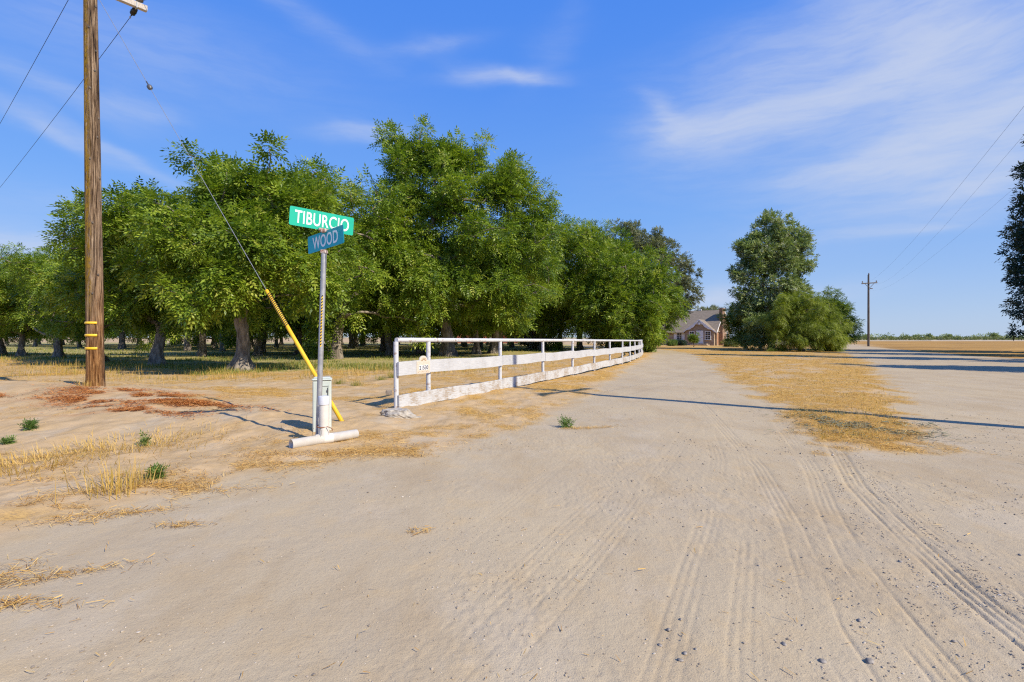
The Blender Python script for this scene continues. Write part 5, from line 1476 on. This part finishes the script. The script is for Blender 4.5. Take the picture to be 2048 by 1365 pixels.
# projecting front gable
GX0, GX1, GAX, GAZ, GE = -4.85, -.12, -2.48, 4.28, 2.45
mb = MB(); P_ = [(GX0, -.2), (GX1, -.2), (GX1, GE + .02), (GAX, GAZ - .14), (GX0, GE + .02)]
mb.prism(P_, -.6, 1.9); mb.build('gable_wall', M['brick'], house)
mb = MB(); gs = (GAZ - GE) / (GAX - GX0)
slab(mb, (GX0 - .32, -.82, GE - .32 * gs), (GAX, -.82, GAZ), (GAX, 2.2, GAZ), (GX0 - .32, 2.2, GE - .32 * gs), .10)
slab(mb, (GAX + .004, -.82, GAZ), (GX1 + .30, -.82, GE - .30 * gs), (GX1 + .30, 2.2, GE - .30 * gs), (GAX + .004, 2.2, GAZ), .10)
mb.build('gable_roof', M['shingle'], house)
for s in (-1, 1):
    xe = GX0 - .32 if s < 0 else GX1 + .30; ze = GE - .32 * gs
    n = 60; up = []; dn = []
    for k in range(n + 1):
        f = k / n; x = GAX + (xe - GAX) * f; z = GAZ + (ze - GAZ) * f
        up.append((x, z + .01)); dn.append((x, z - .16 - .42 * max(0, math.sin(min(f, .78) / .78 * math.pi)) * (.75 + .25 * abs(math.sin(f * 14))) * (1 if f < .78 else 0)))
    mb = MB()
    for k in range(n):
        q = [up[k], up[k + 1], dn[k + 1], dn[k]]; V = [(x, -.87, z) for x, z in q] + [(x, -.835, z) for x, z in q]
        mb.add(V, [[0, 1, 2, 3], [7, 6, 5, 4], [0, 4, 5, 1], [2, 6, 7, 3]])
    mb.build('bargeboard', M['trim'], house)
mb = MB(); oc = np.array([GAX, -.855, GAZ - .74])
for a in np.linspace(.25, math.pi - .25, 7): mb.tube([oc, oc + np.array([math.cos(a) * .55, 0, math.sin(a) * .5])], .028, 6)
mb.tube([oc + np.array([math.cos(a) * .16, 0, math.sin(a) * .16]) for a in np.linspace(0, 6.28, 20)], .035, 6)
mb.tube([oc + np.array([math.cos(a) * .55, 0, -.05 + .1 * math.sin(a * 6) * 0]) for a in np.linspace(math.pi, 0, 12)], .03, 6)
mb.build('gable_ornament', M['trim'], house)
# chimney on the end wall
mb = MB(); mb.bevel_box((.27, 2.35, 2.9), (.56, 1.25, 6.2), .01); mb.bevel_box((.27, 2.35, 6.06), (.68, 1.37, .16), .01); mb.bevel_box((.22, 2.35, .9), (.9, 1.9, 2.2), .01)
mb.build('chimney', M['brick_dark'], house)
def window(xc, z0, z1, w, y, cols=2, rows=3, name='window'):
    mb = MB(); f = .09
    mb.bevel_box((xc, y, z1 + f / 2), (w + 2 * f, .08, f), .008); mb.bevel_box((xc, y - .03, z0 - f / 2), (w + 2.6 * f, .14, f), .008)
    for s in (-1, 1): mb.bevel_box((xc + s * (w + f) / 2, y, (z0 + z1) / 2), (f, .08, z1 - z0), .008)
    for k in range(1, cols): mb.box((xc - w / 2 + w * k / cols, y + .012, (z0 + z1) / 2), (.035, .03, z1 - z0))
    for k in range(1, rows): mb.box((xc, y + .009, z0 + (z1 - z0) * k / rows), (w, .034 if k != rows // 2 + rows % 2 - (rows % 2) else .034, .035 if not (rows == 4 and k == 2) else .07))
    o = mb.build(name, M['trim'], house)
    p = MB(); p.box((xc, y + .034, (z0 + z1) / 2), (w, .012, z1 - z0)); p.build('pane', M['glass'], o)
    return o
window(-3.72, .95, 2.22, .72, -.66, 2, 4); window(-1.10, .95, 2.22, .78, -.66, 2, 4)
window(-6.05, .92, 2.2, .78, -.06, 2, 4); window(-8.75, .98, 2.2, .7, -.06, 2, 3); window(-11.5, .98, 2.2, .8, -.06, 2, 3)
for x in (-6.78, -5.32):
    mb = MB(); mb.bevel_box((x, -.07, 1.56), (.46, .05, 1.36), .01)
    for k in range(11): mb.box((x, -.105, 1.0 + k * .115), (.36, .02, .07))
    mb.build('shutter', M['trim'], house)
mb = MB(); mb.bevel_box((-2.42, -.635, 1.30), (.96, .06, 2.02), .008)
for k, (dx, z, w, h) in enumerate(((-.22, 1.85, .3, .62), (.22, 1.85, .3, .62), (-.22, .95, .3, .7), (.22, .95, .3, .7))): mb.bevel_box((-2.42 + dx, -.668, z), (w, .02, h), .006)
door = mb.build('front_door', M['door_white'], house)
mb = MB(); mb.add(IV * .05 + np.array([-2.06, -.71, 1.25]), IF); mb.build('door_knob', M['steel_dark'], door)
mb = MB(); mb.add(IV * np.array([.12, .03, .12]) + np.array([-2.42, -.69, 1.72]), IF); mb.build('wreath', M['cabinet'], door)
hb('door_frame', M['trim'], None, ((-2.95, -.63, 1.32), (.1, .10, 2.1)), ((-1.89, -.63, 1.32), (.1, .10, 2.1)), ((-2.42, -.63, 2.37), (1.16, .10, .1)))
hb('door_step', M['brick'], None, ((-2.2, -1.05, .13), (2.3, .85, .3)), ((-2.2, -1.35, .04), (2.9, 1.2, .16)))
hb('side_door', M['door_brown'], None, ((.02, .62, 1.15), (.07, .75, 2.0)))
hb('side_pilaster', M['brick'], None, ((.06, .05, 1.15), (.22, .3, 2.5)))
for y in (4.6, 6.2):
    mb = MB(); mb.bevel_box((.02, y, 1.6), (.08, .9, 1.4), .01); o = mb.build('side_window', M['trim'], house)
    mb = MB(); mb.box((.065, y, 1.6), (.014, .7, 1.2)); mb.build('pane', M['glass'], o)
hb('planter', M['brick_dark'], None, ((-6.0, -.75, .2), (1.8, .5, .5)))
# antenna mast on the ridge
mb = MB(); mb.tube([(-6.6, RY, RZ), (-6.6, RY, RZ + 2.4)], .02, 6)
for k in range(4): mb.tube([(-6.95 + .05 * k, RY, RZ + 1.5 + k * .25), (-6.25 - .05 * k, RY, RZ + 1.5 + k * .25)], .012, 5)
mb.build('antenna', M['galv'], house, True)

# small red outbuilding beyond the orchard, glimpsed between trunks
bx, by = ray(975, 118); barn = empty('red_barn', (bx, by, 0), 'red-brown outbuilding glimpsed between trunks beyond the orchard', 'barn')
M['barn_red'] = simple('barn_red', (.22, .06, .045), (.32, .10, .07), 2, .85, stretch=(6, 6, 1))
mb = MB(); mb.prism([(-7, -.1), (7, -.1), (7, 2.6), (0, 4.2), (-7, 2.6)], 0, 8); mb.build('wall', M['barn_red'], barn)
mb = MB(); slab(mb, (-7.5, -.4, 2.62), (0, -.4, 4.38), (0, 8.4, 4.38), (-7.5, 8.4, 2.62), .1); slab(mb, (.004, -.4, 4.38), (7.5, -.4, 2.62), (7.5, 8.4, 2.62), (.004, 8.4, 4.38), .1); mb.build('roof', M['shingle'], barn)
mb = MB(); mb.bevel_box((1.5, -.03, 1.2), (2.4, .08, 2.4), .01); mb.build('barn_door', M['old_wood'], barn)

# ------------------------------------------------------------------ sky, sun, camera
w = bpy.data.worlds.new('World'); S.world = w; w.use_nodes = True
nt = w.node_tree; nt.nodes.clear(); b = NB(nt)
sky = b.n('ShaderNodeTexSky'); sky.sky_type = 'NISHITA'; sky.sun_disc = False
sky.sun_elevation = SUN_EL; sky.sun_rotation = SUN_AZ; sky.air_density = 1.0; sky.dust_density = .35; sky.ozone_density = 3.0; sky.altitude = 100
tcw = b.n('ShaderNodeTexCoord').outputs['Generated']
nrmv = b.n('ShaderNodeVectorMath', operation='NORMALIZE'); b.L(tcw, nrmv.inputs[0])
sp = b.n('ShaderNodeSeparateXYZ'); b.L(nrmv.outputs[0], sp.inputs[0])
azn = b.math('ARCTAN2', sp.outputs[0], sp.outputs[1]); eln = b.math('ARCSINE', sp.outputs[2])
grad = b.ramp(b.math('DIVIDE', eln, 1.5708, clamp=True), [(0, (.33, .435, .60)), (.06, (.235, .375, .65)), (.14, (.132, .305, .69)), (.28, (.070, .225, .69)), (.42, (.045, .185, .67)), (1, (.03, .11, .42))])
gradx = b.mix(1.0, grad, (10, 10, 10), 'MULTIPLY')
skyc = b.mix(.86, sky.outputs[0], gradx)
cv = b.n('ShaderNodeCombineXYZ'); b.L(azn, cv.inputs[0]); b.L(eln, cv.inputs[1])
wn = b.n('ShaderNodeTexNoise'); b.L(b.mapping(cv.outputs[0], (3.2, 7, 1)), wn.inputs['Vector']); wn.inputs['Scale'].default_value = 1.3; wn.inputs['Detail'].default_value = 5
wsub = b.n('ShaderNodeVectorMath', operation='SUBTRACT'); b.L(wn.outputs['Color'], wsub.inputs[0]); wsub.inputs[1].default_value = (.5, .5, .5)
wmul = b.n('ShaderNodeVectorMath', operation='MULTIPLY'); b.L(wsub.outputs[0], wmul.inputs[0]); wmul.inputs[1].default_value = (.16, .055, 0)
wadd = b.n('ShaderNodeVectorMath', operation='ADD'); b.L(cv.outputs[0], wadd.inputs[0]); b.L(wmul.outputs[0], wadd.inputs[1])
CL = [(1000, 162, 62, 10, 1, .42), (1055, 168, 45, 7, -4, .22), (960, 150, 60, 12, -8, .12), (1345, 225, 40, 14, -30, .34), (1400, 252, 70, 16, -4, .40), (1500, 235, 100, 17, 12, .36), (1620, 200, 120, 20, 18, .34), (1730, 155, 110, 26, 24, .34), (1830, 110, 90, 34, 34, .36),
      (1760, 60, 70, 40, -45, .22), (1900, 165, 90, 40, 30, .30), (1560, 150, 200, 50, 18, .16), (1650, 60, 240, 50, 6, .16), (2010, 60, 110, 50, 0, .24), (1960, 240, 110, 28, 30, .40), (1860, 285, 140, 20, 20, .36), (2020, 300, 90, 34, 12, .34), (1720, 322, 110, 11, 10, .30), (1640, 340, 70, 8, 2, .24), (1790, 350, 150, 11, -6, .38),
      (1930, 383, 110, 11, 4, .48), (2010, 372, 80, 10, 4, .3), (1950, 330, 180, 50, 8, .14), (1930, 415, 160, 22, 0, .16), (1765, 466, 60, 8, 2, .26), (1840, 462, 50, 6, 4, .14), (1432, 595, 36, 16, 4, .46), (1400, 612, 55, 12, 0, .30), (1660, 578, 90, 10, 4, .16), (1850, 190, 280, 120, 15, .22), (1700, 120, 260, 70, 20, .16), (1900, 330, 220, 60, 10, .14), (1860, 115, 80, 50, 30, .24), (1960, 255, 150, 45, 12, .26), (1800, 300, 130, 34, 10, .20), (1440, 245, 90, 22, 2, .14), (1640, 215, 150, 34, 12, .14),
      (30, 480, 110, 20, -5, .62), (110, 262, 100, 10, -19, .30), (260, 312, 110, 9, -19, .28), (30, 235, 50, 8, -14, .2), (90, 180, 130, 18, -12, .20), (260, 212, 60, 18, 0, .22), (730, 262, 55, 13, 3, .34), (860, 92, 70, 12, 6, .20), (610, 30, 120, 20, -20, .12), (200, 60, 200, 70, 0, .14), (500, 150, 200, 60, 0, .07), (100, 400, 120, 40, 0, .08), (1110, 90, 60, 30, 50, .07)]
tot = None
for px, py, sx_, sy_, rot, st in CL:
    az = math.atan((px - 1024) / F); r_ = math.hypot(F, px - 1024); el = math.atan((HY - py) / r_)
    ca_ = math.cos(az); wx = sx_ / F * ca_ * ca_; wy = sy_ / F * ca_ * math.cos(el) ** 2
    g_ = 1.14 if px > 1300 and py < 480 else 1.0
    mp_ = b.mapping(wadd.outputs[0], (wx * g_, wy * g_, 1), (0, 0, math.radians(rot)), (az, el, 0), 'TEXTURE')
    ln = b.n('ShaderNodeVectorMath', operation='DOT_PRODUCT'); b.L(mp_, ln.inputs[0]); b.L(mp_, ln.inputs[1])
    e = b.math('MULTIPLY', b.math('POWER', 2.718, b.math('MULTIPLY', ln.outputs['Value'], -.55)), st)
    tot = e if tot is None else b.math('ADD', tot, e)
wisp = b.noise(b.mapping(wadd.outputs[0], (5, 26, 1), (0, 0, -.18)), 2.2, 8, .62)
soft = b.noise(b.mapping(cv.outputs[0], (2, 5, 1)), 1.4, 3, .5)
fac = b.math('MULTIPLY', b.math('SUBTRACT', 1.0, b.math('POWER', 2.718, b.math('MULTIPLY', b.math('MULTIPLY', tot, b.mapr(wisp, .28, .72, .60, 1.2)), -1.9))), .86)
low = b.mapr(eln, -.02, .12, .12, 0.0)
fac = b.math('ADD', fac, b.math('MULTIPLY', low, .5), clamp=True)
cloud = b.n('ShaderNodeRGB'); cloud.outputs[0].default_value = (4.4, 4.9, 6.1, 1)
mixc = b.mix(fac, skyc, cloud.outputs[0])
bg = b.n('ShaderNodeBackground'); b.L(mixc, bg.inputs[0]); bg.inputs[1].default_value = .10
ow = b.n('ShaderNodeOutputWorld'); b.L(bg.outputs[0], ow.inputs[0])
w.cycles.sampling_method = 'MANUAL'; w.cycles.sample_map_resolution = 512

sun = bpy.data.lights.new('sun', 'SUN'); sun.energy = 4.2; sun.angle = math.radians(.53); sun.color = (1.0, .90, .72)
so = bpy.data.objects.new('sun', sun); COL.objects.link(so)
sd = Vector((math.sin(SUN_AZ) * math.cos(SUN_EL), math.cos(SUN_AZ) * math.cos(SUN_EL), math.sin(SUN_EL)))
so.rotation_euler = sd.to_track_quat('Z', 'Y').to_euler(); so.location = (20, -16, 30)

cam = bpy.data.cameras.new('camera'); cam.sensor_width = 36; cam.lens = F / 2048 * 36; cam.shift_y = -(1365 / 2 - HY) / 2048
cam.clip_start = .05; cam.clip_end = 9000
co = bpy.data.objects.new('camera', cam); COL.objects.link(co); co.location = (0, 0, CAMZ); co.rotation_euler = (math.pi / 2, 0, 0)
S.camera = co
S.view_settings.view_transform = 'Standard'; S.view_settings.look = 'None'; S.view_settings.exposure = .45; S.view_settings.gamma = 1
S.cycles.max_bounces = 6; S.cycles.transparent_max_bounces = 4; S.cycles.diffuse_bounces = 3
S.cycles.use_denoising = False; S.cycles.filter_width = 1.2
S.cycles.use_adaptive_sampling = True
